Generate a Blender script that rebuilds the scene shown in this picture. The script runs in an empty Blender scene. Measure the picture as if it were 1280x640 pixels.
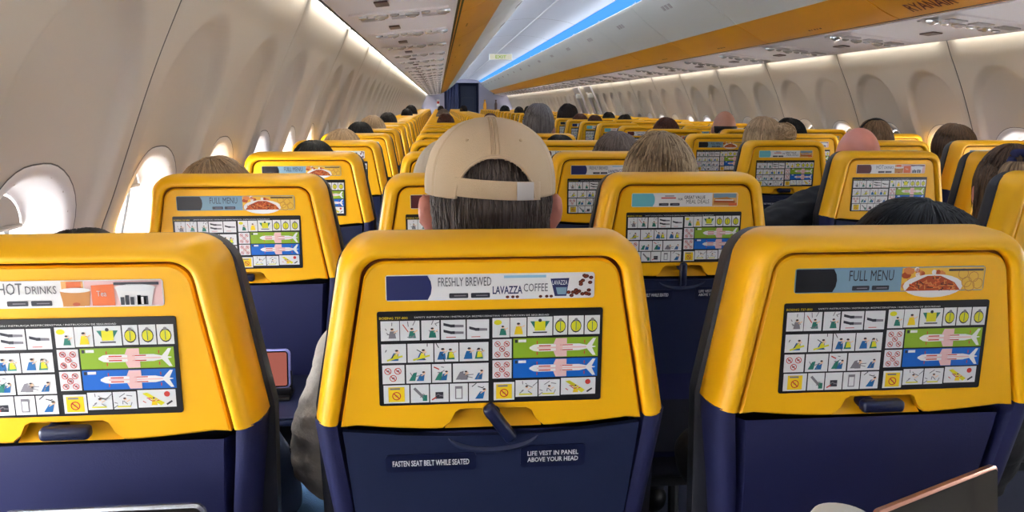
import bpy, bmesh, math, random
import numpy as np
from mathutils import Vector, Matrix, noise
random.seed(7)
S = bpy.context.scene
COL = S.collection
PI = math.pi

# ------------------------------------------------------------------ camera, sky, exposure, lights
CAM = Vector((-0.985, 0.0, 1.26))
cd = bpy.data.cameras.new('camera'); cd.sensor_width = 36; cd.lens = 27.0; cd.clip_start = 0.02
cam = bpy.data.objects.new('camera', cd); COL.objects.link(cam)
_f = Vector((0.09277, 0.97673, -0.19339)); _r = Vector((0.99559, -0.0937, 0.00438)); _u = Vector((0.01385, 0.19294, 0.98111))
M = Matrix((( _r.x, _u.x, -_f.x, CAM.x), (_r.y, _u.y, -_f.y, CAM.y), (_r.z, _u.z, -_f.z, CAM.z), (0, 0, 0, 1)))
cam.matrix_world = M
S.camera = cam
S.view_settings.view_transform = 'Standard'; S.view_settings.look = 'None'
S.view_settings.gamma = 1.0; S.view_settings.use_curve_mapping = False
S.view_settings.exposure = 0.38
SKY_STRENGTH = 26.0
WALL_LIGHT = 12.0
BIN_LIGHT = 34.0
BLUE_LIGHT = 1.0
CEIL_LIGHT = 12.0
wd = bpy.data.worlds.new('sky'); S.world = wd; wd.use_nodes = True
bg = wd.node_tree.nodes['Background']; bg.inputs[0].default_value = (0.93, 0.96, 1.0, 1); bg.inputs[1].default_value = SKY_STRENGTH

# ------------------------------------------------------------------ materials
def lin(c):
    return tuple(((v/255)/12.92 if v/255 <= .04045 else ((v/255+.055)/1.055)**2.4) for v in c)
MATS = {}
def mat(name, rgb, rough=.5, metal=0, spec=.5, bump=0, bscale=200, var=0, vscale=8, coat=0, sheen=0):
    m = bpy.data.materials.new(name); m.use_nodes = True
    nt = m.node_tree; b = nt.nodes['Principled BSDF']
    c = (*lin(rgb), 1)
    b.inputs['Base Color'].default_value = c
    b.inputs['Roughness'].default_value = rough; b.inputs['Metallic'].default_value = metal
    b.inputs['Specular IOR Level'].default_value = spec
    b.inputs['Coat Weight'].default_value = coat
    b.inputs['Sheen Weight'].default_value = sheen
    if bump or var:
        tc = nt.nodes.new('ShaderNodeTexCoord')
    if bump:
        n = nt.nodes.new('ShaderNodeTexNoise'); n.inputs['Scale'].default_value = bscale
        nt.links.new(tc.outputs['Object'], n.inputs['Vector'])
        bp = nt.nodes.new('ShaderNodeBump'); bp.inputs['Strength'].default_value = bump; bp.inputs['Distance'].default_value = .002
        nt.links.new(n.outputs['Fac'], bp.inputs['Height']); nt.links.new(bp.outputs['Normal'], b.inputs['Normal'])
    if var:
        n = nt.nodes.new('ShaderNodeTexNoise'); n.inputs['Scale'].default_value = vscale; n.inputs['Detail'].default_value = 4
        nt.links.new(tc.outputs['Object'], n.inputs['Vector'])
        mx = nt.nodes.new('ShaderNodeMix'); mx.data_type = 'RGBA'
        mx.inputs['A'].default_value = tuple(v*(1-var) for v in c[:3])+(1,)
        mx.inputs['B'].default_value = tuple(min(1, v*(1+var)) for v in c[:3])+(1,)
        nt.links.new(n.outputs['Fac'], mx.inputs['Factor']); nt.links.new(mx.outputs['Result'], b.inputs['Base Color'])
    MATS[name] = m
    return m
def emit(name, rgb, k):
    m = bpy.data.materials.new(name); m.use_nodes = True
    nt = m.node_tree; nt.nodes.clear()
    o = nt.nodes.new('ShaderNodeOutputMaterial'); e = nt.nodes.new('ShaderNodeEmission')
    e.inputs[0].default_value = (*rgb, 1); e.inputs[1].default_value = k
    nt.links.new(e.outputs[0], o.inputs[0]); MATS[name] = m
    return m
def hairmat(name, dark, light, scale=26):
    m = bpy.data.materials.new(name); m.use_nodes = True
    nt = m.node_tree; b = nt.nodes['Principled BSDF']; b.inputs['Roughness'].default_value = .5
    b.inputs['Specular IOR Level'].default_value = .35
    uv = nt.nodes.new('ShaderNodeUVMap'); mp = nt.nodes.new('ShaderNodeMapping')
    mp.inputs['Scale'].default_value = (scale, 1.2, 1)
    n = nt.nodes.new('ShaderNodeTexNoise'); n.inputs['Scale'].default_value = 2.2; n.inputs['Detail'].default_value = 5
    cr = nt.nodes.new('ShaderNodeValToRGB'); cr.color_ramp.elements[0].position = .32; cr.color_ramp.elements[1].position = .68
    cr.color_ramp.elements[0].color = (*lin(dark), 1); cr.color_ramp.elements[1].color = (*lin(light), 1)
    bp = nt.nodes.new('ShaderNodeBump'); bp.inputs['Strength'].default_value = .6; bp.inputs['Distance'].default_value = .003
    L = nt.links.new
    L(uv.outputs[0], mp.inputs[0]); L(mp.outputs[0], n.inputs['Vector']); L(n.outputs['Fac'], cr.inputs[0])
    L(cr.outputs[0], b.inputs['Base Color']); L(n.outputs['Fac'], bp.inputs['Height']); L(bp.outputs[0], b.inputs['Normal'])
    MATS[name] = m
    return m
mat('yellow', (244, 180, 8), .42, bump=.05, bscale=900, spec=.4)
mat('yellow_scoop', (240, 176, 10), .45)
mat('groove', (120, 62, 8), .7)
mat('navy_shell', (30, 38, 68), .42, bump=.06, bscale=700)
mat('navy_cloth', (27, 31, 76), .6, bump=.1, bscale=500, var=.1)
mat('navy_leather', (24, 26, 38), .5, bump=.15, bscale=260)
mat('navy_part', (15, 23, 56), .35)
mat('black_trim', (16, 16, 18), .5)
mat('grey_frame', (60, 62, 66), .45, metal=.3)
mat('wall', (210, 199, 184), .5, bump=.03, bscale=700, spec=.35)
mat('wall_seam', (110, 104, 98), .8)
mat('ring', (228, 222, 216), .42)
mat('shade', (176, 166, 152), .6)
mat('soffit', (236, 230, 232), .5, spec=.4)
mat('unit', (234, 228, 230), .4)
mat('vent_grey', (182, 176, 178), .45)
mat('lens', (240, 240, 240), .12, metal=.6)
mat('sign_dark', (92, 70, 66), .4)
mat('orange', (230, 156, 32), .38)
mat('orange_mark', (110, 40, 20), .6)
mat('bin_white', (212, 216, 214), .34, spec=.5)
mat('ceiling', (196, 200, 212), .5)
mat('ceiling_seam', (232, 234, 238), .4)
mat('carpet', (28, 32, 52), .95, bump=.4, bscale=300, var=.2, vscale=90)
mat('bulkhead', (172, 168, 184), .6)
mat('bulkhead_dark', (62, 72, 110), .6)
mat('cockpit_door', (112, 122, 150), .5)
mat('galley_grey', (168, 172, 186), .5)
mat('glass_rim', (96, 100, 104), .4)
emit('wall_light', (1.0, .97, .88), WALL_LIGHT)
emit('blue_light', (.08, .34, 1.0), BLUE_LIGHT)
emit('exit_light', (.95, .92, .72), .5)
emit('screen_photo', (.55, .16, .12), .55)
# window pane: thin acrylic, mostly see-through
m = bpy.data.materials.new('pane'); m.use_nodes = True; nt = m.node_tree; nt.nodes.clear()
o_ = nt.nodes.new('ShaderNodeOutputMaterial'); t_ = nt.nodes.new('ShaderNodeBsdfTransparent'); g_ = nt.nodes.new('ShaderNodeBsdfGlossy'); x_ = nt.nodes.new('ShaderNodeMixShader')
g_.inputs['Roughness'].default_value = .05; x_.inputs[0].default_value = .06
nt.links.new(t_.outputs[0], x_.inputs[1]); nt.links.new(g_.outputs[0], x_.inputs[2]); nt.links.new(x_.outputs[0], o_.inputs[0]); MATS['pane'] = m
# printed colours
for n, c in dict(p_black=(20, 20, 24), p_white=(226, 226, 226), p_green=(138, 172, 40), p_blue=(14, 98, 190), p_teal=(42, 120, 104), p_body=(30, 100, 160),
                 p_yellow=(222, 214, 40), p_sign=(240, 206, 30), p_red=(200, 60, 52), p_pink=(232, 190, 186), p_grey=(128, 124, 130), p_dark=(52, 52, 60), p_navy=(38, 44, 92), p_text=(88, 88, 92),
                 p_slate=(122, 154, 172), p_aqua=(112, 190, 200), p_brown=(92, 40, 26), p_sauce=(176, 74, 30), p_pasta=(216, 132, 70), p_cheese=(232, 186, 70), p_maroon=(84, 30, 34), p_paper=(232, 230, 228),
                 p_lightblue=(150, 196, 214), p_cuporange=(222, 106, 50), p_caramel=(226, 170, 100), p_skin=(238, 196, 160), p_bread=(196, 130, 60)).items():
    mat(n, c, .38, spec=.4)
mat('skin', (206, 150, 126), .55, var=.08, vscale=30)
mat('skin_pink', (222, 146, 128), .42, var=.1, vscale=25)
mat('cap_cloth', (206, 182, 148), .85, bump=.35, bscale=900, sheen=.2)
mat('cap_seam', (194, 169, 135), .85)
mat('cap_buckle', (204, 200, 196), .5)
mat('sweater', (216, 208, 198), .9, bump=.8, bscale=120, var=.2, vscale=60)
mat('jeans', (70, 108, 150), .85, bump=.4, bscale=500, var=.25, vscale=25)
mat('black_coat', (14, 14, 18), .75, bump=.5, bscale=60)
mat('dark_coat', (13, 14, 20), .7, bump=.7, bscale=40)
mat('trousers', (40, 42, 50), .85, bump=.3, bscale=400)
mat('shirt_red', (150, 60, 56), .85, bump=.3, bscale=300)
mat('shirt_blue', (84, 104, 140), .85, bump=.3, bscale=300)
mat('shirt_grey', (128, 126, 124), .85, bump=.3, bscale=300)
mat('beanie', (196, 184, 166), .9, bump=.6, bscale=220)
mat('scrunchie', (30, 36, 84), .8)
mat('black_plastic', (18, 18, 20), .35)
mat('silver', (196, 200, 206), .25, metal=.9)
mat('rose_gold', (214, 160, 140), .28, metal=.85)
mat('dark_glass', (10, 11, 14), .06, spec=.6)
mat('cup_white', (226, 224, 216), .5)
mat('case_rainbow', (150, 150, 210), .3)
hairmat('hair_brown', (46, 32, 24), (112, 84, 60))
hairmat('hair_lightbrown', (84, 64, 46), (168, 138, 104))
hairmat('hair_dark', (16, 12, 12), (44, 34, 30))
hairmat('hair_black', (4, 4, 6), (18, 16, 20))
hairmat('hair_blond', (92, 72, 52), (206, 182, 144), 20)
hairmat('hair_pale', (140, 112, 82), (214, 184, 146), 20)
hairmat('hair_grey', (92, 88, 88), (160, 154, 154))
hairmat('hair_greybrown', (78, 66, 58), (146, 130, 118))
hairmat('hair_red', (64, 34, 24), (112, 66, 48))
hairmat('hair_pepper', (48, 40, 38), (122, 108, 100), 40)

# ------------------------------------------------------------------ helpers
def ob(name, me, parent=None, loc=None):
    o = bpy.data.objects.new(name, me); COL.objects.link(o)
    if parent is not None: o.parent = parent
    if loc is not None: o.location = loc
    return o
def tag(o, label, cat, group=None):
    o['label'] = label; o['category'] = cat
    if group: o['group'] = group
    return o
def struct(o):
    o['kind'] = 'structure'; return o
def thing(name, label, cat, loc=(0, 0, 0), group=None):
    return tag(ob(name, None, None, loc), label, cat, group)
def finish(bm, name, mats, smooth=False, angle=None):
    me = bpy.data.meshes.new(name); bm.normal_update(); bm.to_mesh(me); bm.free()
    for m_ in mats: me.materials.append(MATS[m_])
    if smooth or angle:
        for p in me.polygons: p.use_smooth = True
        if angle: me.set_sharp_from_angle(angle=math.radians(angle))
    return me
def copy_tree(o, parent=None):
    c = o.copy(); COL.objects.link(c)
    if parent is not None:
        c.parent = parent
        for k in ('label',): pass
    for ch in list(o.children): copy_tree(ch, c)
    return c
def box(bm, x0, x1, y0, y1, z0, z1, mi=0, bev=0, seg=2):
    r = bmesh.ops.create_cube(bm, size=1)
    for v in r['verts']:
        v.co = Vector(((x0+x1)/2+v.co.x*(x1-x0), (y0+y1)/2+v.co.y*(y1-y0), (z0+z1)/2+v.co.z*(z1-z0)))
    fs = {f for v in r['verts'] for f in v.link_faces}
    if bev:
        es = list({e for v in r['verts'] for e in v.link_edges})
        q = bmesh.ops.bevel(bm, geom=es, offset=bev, segments=seg, profile=.5, affect='EDGES')
        fs = set(q['faces']) | {f for f in fs if f.is_valid}
    for f in fs: f.material_index = mi
def grid(bm, P, mi=0, close_u=False, close_v=False, uv=None):
    """P[i][j] -> points; quads between."""
    nu, nv = len(P), len(P[0])
    V = [[bm.verts.new(p) for p in row] for row in P]
    lay = bm.loops.layers.uv.verify() if uv else None
    F = []
    for i in range(nu if close_u else nu-1):
        for j in range(nv if close_v else nv-1):
            a, b, c, d = V[i][j], V[(i+1) % nu][j], V[(i+1) % nu][(j+1) % nv], V[i][(j+1) % nv]
            f = bm.faces.new((a, b, c, d)); f.material_index = mi; F.append(f)
            if uv:
                for l, (ii, jj) in zip(f.loops, ((i, j), (i+1, j), (i+1, j+1), (i, j+1))):
                    l[lay].uv = (ii/nu, jj/nv)
    return V, F
def tube(bm, pts, rad, n=8, mi=0, cap=True):
    pts = [Vector(p) for p in pts]
    R = rad if isinstance(rad, (list, tuple)) else [rad]*len(pts)
    rings = []
    for i, p in enumerate(pts):
        t = (pts[min(i+1, len(pts)-1)]-pts[max(i-1, 0)]).normalized()
        a = Vector((0, 0, 1)) if abs(t.z) < .9 else Vector((1, 0, 0))
        u = t.cross(a).normalized(); w = t.cross(u)
        rings.append([p+(u*math.cos(2*PI*k/n)+w*math.sin(2*PI*k/n))*R[i] for k in range(n)])
    V, F = grid(bm, rings, mi, close_v=True)
    if cap:
        for ring in (V[0], V[-1][::-1]):
            f = bm.faces.new(ring); f.material_index = mi
    return F
def cyl(bm, c, r, h, axis=2, n=20, mi=0, r2=None):
    c = Vector(c); d = Vector((0, 0, 0)); d[axis] = h
    tube(bm, [c, c+d], [r, r if r2 is None else r2], n, mi)
def rrect(hw, hh, r, n=6, cx=0, cz=0):
    P = []
    for (sx, sz, a0) in ((1, 1, 0), (-1, 1, PI/2), (-1, -1, PI), (1, -1, 3*PI/2)):
        for k in range(n+1):
            a = a0+k*PI/2/n
            P.append((cx+sx*(hw-r)+r*math.cos(a), cz+sz*(hh-r)+r*math.sin(a)))
    return P
def round_poly(P, R, n=7, closed=False):
    """round the inner corners of an open polyline (2D)"""
    out = []
    for i, p in enumerate(P):
        if R[i] == 0: out.append(p); continue
        p = Vector(p); a = (Vector(P[i-1])-p).normalized(); b = (Vector(P[(i+1) % len(P)])-p).normalized()
        ang = a.angle(b); d = R[i]/math.tan(ang/2)
        c = p+(a+b).normalized()*(R[i]/math.sin(ang/2))
        s, e = p+a*d-c, p+b*d-c
        a0 = math.atan2(s.y, s.x); a1 = math.atan2(e.y, e.x)
        while a1-a0 > PI: a1 -= 2*PI
        while a1-a0 < -PI: a1 += 2*PI
        for k in range(n+1):
            t = a0+(a1-a0)*k/n; out.append((c.x+R[i]*math.cos(t), c.y+R[i]*math.sin(t)))
    return out
def offset_open(P, d):
    """offset an open polyline to its left by d (2D)"""
    out = []
    for i in range(len(P)):
        a = Vector(P[max(i-1, 0)]); b = Vector(P[min(i+1, len(P)-1)])
        t = (b-a).normalized(); out.append((P[i][0]-t.y*d, P[i][1]+t.x*d))
    return out
_tx = {}
def text_geo(s, bold=False):
    k = (s, bold)
    if k not in _tx:
        c = bpy.data.curves.new('txt', 'FONT'); c.body = s; c.size = 1; c.resolution_u = 2
        if bold: c.offset = .018
        o = bpy.data.objects.new('txt', c); COL.objects.link(o)
        bpy.context.view_layer.update()
        me = bpy.data.meshes.new_from_object(o.evaluated_get(bpy.context.evaluated_depsgraph_get()))
        V = [tuple(v.co[:2]) for v in me.vertices]; F = [tuple(p.vertices) for p in me.polygons]
        bpy.data.objects.remove(o); bpy.data.curves.remove(c); bpy.data.meshes.remove(me)
        x0 = min(v[0] for v in V); x1 = max(v[0] for v in V); y0 = min(v[1] for v in V); y1 = max(v[1] for v in V)
        _tx[k] = ([((v[0]-x0)/(x1-x0), (v[1]-y0)/(y1-y0)) for v in V], F)
    return _tx[k]
class Flat:
    """printed sheet in the x-z plane, facing -y; layers a fraction of a millimetre apart"""
    def __init__(s): s.bm = bmesh.new(); s.mats = []
    def mi(s, m):
        if m not in s.mats: s.mats.append(m)
        return s.mats.index(m)
    def poly(s, P, m, L=1):
        f = s.bm.faces.new([s.bm.verts.new((p[0], -L*.0002, p[1])) for p in P]); f.material_index = s.mi(m)
        f.normal_update()
        if f.normal.y > 0: f.normal_flip()
    def rect(s, x0, z0, x1, z1, m, L=1): s.poly([(x0, z0), (x1, z0), (x1, z1), (x0, z1)], m, L)
    def disc(s, x, z, r, m, L=1, n=10, rz=None):
        rz = rz or r
        s.poly([(x+r*math.cos(2*PI*k/n), z+rz*math.sin(2*PI*k/n)) for k in range(n)], m, L)
    def ring(s, x, z, r, w, m, L=1, n=12):
        for k in range(n):
            a, b = 2*PI*k/n, 2*PI*(k+1)/n
            s.poly([(x+q*math.cos(t), z+q*math.sin(t)) for q, t in ((r-w, a), (r, a), (r, b), (r-w, b))], m, L)
    def line(s, a, b, w, m, L=1):
        d = (Vector(b)-Vector(a)).normalized(); n = Vector((-d.y, d.x))*w/2
        a = Vector(a); b = Vector(b); s.poly([a-n, b-n, b+n, a+n], m, L)
    def text(s, t, x0, z0, w, h, m, L=2, bold=False):
        V, F = text_geo(t, bold); k = s.mi(m)
        vs = [s.bm.verts.new((x0+v[0]*w, -L*.0002, z0+v[1]*h)) for v in V]
        for f in F:
            try: q = s.bm.faces.new([vs[i] for i in f])
            except ValueError: continue
            q.material_index = k; q.normal_update()
            if q.normal.y > 0: q.normal_flip()
    def slab(s, P, m, depth=.0012):
        """the sheet itself: a thin closed slab behind the print"""
        n = len(P); k = s.mi(m)
        A = [s.bm.verts.new((p[0], 0, p[1])) for p in P]; B = [s.bm.verts.new((p[0], depth, p[1])) for p in P]
        s.bm.faces.new(A); s.bm.faces.new(B[::-1])
        for i in range(n): s.bm.faces.new((A[i], B[i], B[(i+1) % n], A[(i+1) % n]))
        for f in s.bm.faces: f.material_index = k
        bmesh.ops.recalc_face_normals(s.bm, faces=s.bm.faces)
    def mesh(s, name): return finish(s.bm, name, s.mats)

# ------------------------------------------------------------------ cabin section (half width, height)
def catmull(P, n=8):
    out = []
    for i in range(len(P)-1):
        p0, p1, p2, p3 = (Vector(P[max(i-1, 0)]), Vector(P[i]), Vector(P[i+1]), Vector(P[min(i+2, len(P)-1)]))
        for k in range(n):
            t = k/n
            out.append(tuple(.5*((2*p1)+(p2-p0)*t+(2*p0-5*p1+4*p2-p3)*t*t+(3*p1-p0-3*p2+p3)*t**3)))
    out.append(tuple(P[-1])); return out
WP = catmull([(1.58, 0), (1.66, .3), (1.69, .55), (1.675, .78), (1.615, 1.0), (1.575, 1.1), (1.495, 1.3), (1.435, 1.43), (1.40, 1.50), (1.375, 1.56), (1.365, 1.59)], 6)
_wz = np.array([p[1] for p in WP]); _wx = np.array([p[0] for p in WP])
def wall_x(z): return float(np.interp(z, _wz, _wx))
Y0, NP, PL = 1.468-1.016*4, 29, 1.016
Y1 = Y0+NP*PL                                    # front bulkhead
WIN_Z = .962
def sstep(a, b, x):
    t = min(1, max(0, (x-a)/(b-a))); return t*t*(3-2*t)
def wall_dep(dy, z):
    hw = .205; zt = 1.235
    d = hw-(dy if z < zt else math.hypot(dy, z-zt))
    if z < .72: d = min(d, z-.6)
    return (.006+.022*sstep(.75, 1.35, z))*sstep(0, .030, d)+.012*sstep(.0, .18, d)
WHW, WHH, WR = .152, .196, .138                  # outer edge of the window surround
def in_rr(y, z, hw, hh, r):
    y, z = abs(y), abs(z)
    if y > hw or z > hh: return False
    return not (y > hw-r and z > hh-r and math.hypot(y-hw+r, z-hh+r) > r)
def wall_panel():
    bm = bmesh.new()
    ys = [0, .0035]+[PL*i/136 for i in range(1, 136)]+[PL-.0035, PL]
    zs = [0, .15, .3, .45, .6, .68]+[.72+.0090*i for i in range(96)]+[1.585]
    P = []
    for y in ys:
        row = []
        for z in zs:
            dep = max(wall_dep(abs(y-PL/4), z), wall_dep(abs(y-3*PL/4), z))
            e = min(y, PL-y)
            dep += .010 if e < .001 else .004*(1-sstep(.003, .012, e))
            row.append((-(wall_x(z)+dep), y, z))
        P.append(row)
    V, F = grid(bm, P)
    for f in F:
        c = f.calc_center_median()
        if c.y < .0035 or c.y > PL-.0035: f.material_index = 1
    kill = [f for f in F if any(in_rr(f.calc_center_median().y-yw, f.calc_center_median().z-WIN_Z, WHW-.004, WHH-.004, WR) for yw in (PL/4, 3*PL/4))]
    bmesh.ops.delete(bm, geom=kill, context='FACES')
    for f in bm.faces: f.normal_flip()
    return finish(bm, 'wall', ['wall', 'wall_seam'], True)
wp = wall_panel()
for i in range(NP):
    o = struct(ob('wall_left', wp, None, (0, Y0+i*PL, 0)))
    o = struct(ob('wall_right', wp, None, (0, Y0+(i+1)*PL, 0))); o.rotation_euler.z = PI
# windows: surround, seal, pane and pull-down shade follow the curve of the wall (local origin on the wall at the window's centre)
XW = wall_x(WIN_Z)
def on_wall(dy, dz, d): return (-(wall_x(WIN_Z+dz)+wall_dep(abs(dy), WIN_Z+dz)+d-XW), dy, dz)
def window_meshes():
    bm = bmesh.new(); R = []
    for hw, hh, r, d in ((WHW+.012, WHH+.012, WR+.010, .010), (WHW+.010, WHH+.010, WR+.008, -.0015), (WHW+.007, WHH+.007, WR+.006, -.003), (WHW-.004, WHH-.004, WR-.003, -.002), (WHW-.012, WHH-.012, WR-.008, .004), (.128, .174, .118, .026), (.119, .165, .108, .052), (.116, .160, .104, .072), (.115, .159, .103, .085)):
        R.append([on_wall(p[0], p[1], d) for p in rrect(hw, hh, r, 10)])
    grid(bm, R, 0, close_v=True)
    n0 = len(bm.faces)
    bmesh.ops.recalc_face_normals(bm, faces=bm.faces)
    if sum(f.normal.x*f.calc_area() for f in bm.faces) < 0:
        for f in bm.faces: f.normal_flip()
    # dark hairline around the surround
    a = rrect(WHW+.0125, WHH+.0125, WR+.0105, 10); b = rrect(WHW+.0095, WHH+.0095, WR+.0075, 10)
    V, F = grid(bm, [[on_wall(p[0], p[1], -.0012) for p in q] for q in (a, b)], 1, close_v=True)
    for f in F:
        f.normal_update()
        if f.normal.x < 0: f.normal_flip()
    ring = finish(bm, 'window', ['ring', 'wall_seam'], angle=50)
    bm = bmesh.new(); a = rrect(.116, .160, .103, 10); b = rrect(.104, .148, .092, 10)
    grid(bm, [[on_wall(p[0], p[1], d) for p in q] for q, d in ((a, .074), (b, .074), (b, .090))], 0, close_v=True)
    rim = finish(bm, 'window_seal', ['glass_rim'], False)
    bm = bmesh.new(); a = rrect(.1155, .1595, .103, 10)
    c = bm.verts.new(on_wall(0, 0, .081)); W = [bm.verts.new(on_wall(p[0], p[1], .081)) for p in a]
    for i in range(len(W)): bm.faces.new((c, W[i], W[(i+1) % len(W)]))
    pane = finish(bm, 'pane', ['pane'])
    return ring, rim, pane
def shade_mesh(h):
    bm = bmesh.new(); z0 = .160-h
    P = rrect(.1165, .1605, .104, 10); rows = []
    for k in range(13):
        z = z0+(.158-z0)*k/12; dz = z-(.1605-.104)
        w = .1165 if dz < 0 else .0125+math.sqrt(max(0, .104**2-dz**2))
        rows.append([on_wall(w*(-1+2*i/8), z, .058) for i in range(9)])
    grid(bm, rows)
    w = abs(rows[0][0][1])-.004
    tube(bm, [on_wall(w*(-1+2*i/8), z0+.005, .056) for i in range(9)], 0.004, 6)
    for f in bm.faces:
        f.normal_update()
        if len(f.verts) == 4 and f.normal.x < 0 and f.index < 96: f.normal_flip()
    return finish(bm, 'shade', ['shade'], angle=40)
RING, RIM, PANE = window_meshes()
SH = {k: shade_mesh(k) for k in (.095, .065, .075, .05, .16, .30)}
wn = 0
for side in (-1, 1):
    for i in range(NP*2):
        wn += 1
        y = Y0+PL*(.25+.5*i)
        o = struct(ob('window_%d' % wn, RING, None, (side*XW, y, WIN_Z)))
        if side > 0: o.rotation_euler.z = PI
        struct(ob('pane', PANE, o)); struct(ob('window_seal', RIM, o))
        k = .065 if i == 7 else .05 if i == 8 else random.choice([.05, .05, .075, .16])
        if side > 0: k = random.choice([.05, .16, .30, .05]) if i != 12 else .05
        struct(ob('shade', SH[k], o))
# floor, rear wall, upper shell
bm = bmesh.new(); box(bm, -1.6, 1.6, Y0-.05, Y1+1.2, -.06, 0); struct(ob('floor', finish(bm, 'floor', ['carpet'])))
bm = bmesh.new(); box(bm, -1.75, 1.75, Y0-.06, Y0, 0, 2.15); struct(ob('wall_rear', finish(bm, 'wall_rear', ['bulkhead'])))
# ceiling: shallow arch between the coves, both sides closed out to the wall tops
CEIL = catmull([(-.47, 2.005), (-.40, 2.045), (-.25, 2.085), (0, 2.105), (.25, 2.085), (.40, 2.045), (.47, 2.005)], 5)
bm = bmesh.new()
grid(bm, [[(x, y, z) for x, z in CEIL] for y in (Y0, Y1)])
struct(ob('ceiling', finish(bm, 'ceiling', ['ceiling'], True)))
bm = bmesh.new()
box(bm, -.006, .006, Y0, Y1, 2.0985, 2.104)
struct(ob('trim_1', finish(bm, 'trim', ['ceiling_seam'])))
yb = Y0+1.0
bm = bmesh.new()
while yb < Y1:
    grid(bm, [[(x, yb+d, z-.0015) for x, z in CEIL] for d in (0, .012)]); yb += 1.9
struct(ob('trim_2', finish(bm, 'trim', ['wall_seam'], True)))
for side, nm in ((-1, 'left'), (1, 'right')):
    # cove, closing lid above the bins and down behind the wall-top light
    bm = bmesh.new()
    C = [(.47, 2.005), (.50, 1.99), (.50, 1.965), (.44, 1.955)]
    grid(bm, [[(side*x, y, z) for x, z in C] for y in (Y0, Y1)])
    C = [(.47, 2.005), (.60, 2.06), (1.45, 1.75), (1.45, 1.60), (1.36, 1.585)]
    grid(bm, [[(side*x, y, z) for x, z in C] for y in (Y0, Y1)])
    struct(ob('trim_%d' % (3 if side < 0 else 4), finish(bm, 'trim', ['bin_white'])))
    # soffit carrying the service units
    bm = bmesh.new()
    C = [(1.325, 1.575), (1.325, 1.558), (1.318, 1.556), (1.18, 1.573), (1.04, 1.588), (.915, 1.602), (.915, 1.63)]
    grid(bm, [[(side*x, y, z) for x, z in C] for y in (Y0, Y1)])
    struct(ob('trim_%d' % (5 if side < 0 else 6), finish(bm, 'trim', ['soffit'])))
    bm = bmesh.new()
    box(bm, min(side*1.320, side*1.331), max(side*1.320, side*1.331), Y0, Y1, 1.5555, 1.58)
    box(bm, min(side*.893, side*.914), max(side*.893, side*.914), Y0, Y1, 1.607, 1.63)
    struct(ob('trim_%d' % (7 if side < 0 else 8), finish(bm, 'trim', ['black_trim'])))
    # blue LED strip in the cove; ceiling edge also emits, painting its glow
    bm = bmesh.new()
    C = [(.385, 2.047), (.425, 2.024), (.460, 1.999), (.488, 1.983), (.488, 1.972)]
    grid(bm, [[(side*x, y, z) for x, z in C] for y in (Y0+.05, Y1-.1)])
    box(bm, min(side*.489, side*.499), max(side*.489, side*.499), Y0+.05, Y1-.1, 1.966, 1.99, 1)
    tag(ob('ceiling_light_strip', finish(bm, 'ceiling_light_strip', ['blue_light', 'bin_white'])), 'blue LED light strip and its glow along the %s edge of the ceiling' % nm, 'light strip')
    ld = bpy.data.lights.new('ceiling_wash', 'AREA'); ld.shape = 'RECTANGLE'; ld.size = .04; ld.size_y = Y1-Y0-.4
    ld.energy = CEIL_LIGHT*1.0; ld.color = (.20, .48, 1.0)
    lo = bpy.data.objects.new('ceiling_wash', ld); COL.objects.link(lo); lo.location = (side*.43, (Y0+Y1)/2, 1.972)
    z_ = -Vector((-side*.62, 0, .5)).normalized(); y_ = Vector((0, 1, 0)); x_ = y_.cross(z_)
    lo.matrix_world = Matrix(((x_.x, y_.x, z_.x, side*.452), (x_.y, y_.y, z_.y, (Y0+Y1)/2), (x_.z, y_.z, z_.z, 1.969), (0, 0, 0, 1)))
    # white wash lamp in the same cove, facing the bins across the aisle
    ld = bpy.data.lights.new('bin_wash', 'AREA'); ld.shape = 'RECTANGLE'; ld.size = .03; ld.size_y = Y1-Y0-.4
    ld.energy = BIN_LIGHT; ld.color = (.97, 1.0, .96)
    lo = bpy.data.objects.new('bin_wash', ld); COL.objects.link(lo)
    z_ = -Vector((-side, 0, -.12)).normalized(); x_ = y_.cross(z_)
    lo.matrix_world = Matrix(((x_.x, y_.x, z_.x, side*.405), (x_.y, y_.y, z_.y, (Y0+Y1)/2), (x_.z, y_.z, z_.z, 1.988), (0, 0, 0, 1)))
# wall-top light fittings, one per panel
bm = bmesh.new()
box(bm, -.02, .012, .045, PL-.045, 0, .006, 1)
box(bm, -.018, .010, .05, PL-.05, -.003, 0, 0)
LB = finish(bm, 'sidewall_light', ['wall_light', 'unit'])
for side, nm in ((-1, 'left'), (1, 'right')):
    for i in range(NP):
        tag(ob('sidewall_light', LB, None, (side*1.347, Y0+i*PL, 1.578)), 'thin white light fitting in the row along the top of the %s sidewall' % nm, 'light', '%s sidewall lights' % nm)

ORD = ['nearest', 'second', 'third', 'fourth', 'fifth', 'sixth', 'seventh', 'eighth', 'ninth', 'tenth', 'eleventh', 'twelfth', 'thirteenth', 'fourteenth', 'fifteenth', 'sixteenth', 'seventeenth', 'eighteenth', 'nineteenth',
       'twentieth', 'twenty-first', 'twenty-second', 'twenty-third', 'twenty-fourth', 'twenty-fifth', 'twenty-sixth', 'twenty-seventh', 'twenty-eighth', 'twenty-ninth', 'thirtieth', 'thirty-first', 'thirty-second', 'thirty-third', 'thirty-fourth', 'thirty-fifth', 'thirty-sixth']

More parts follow.
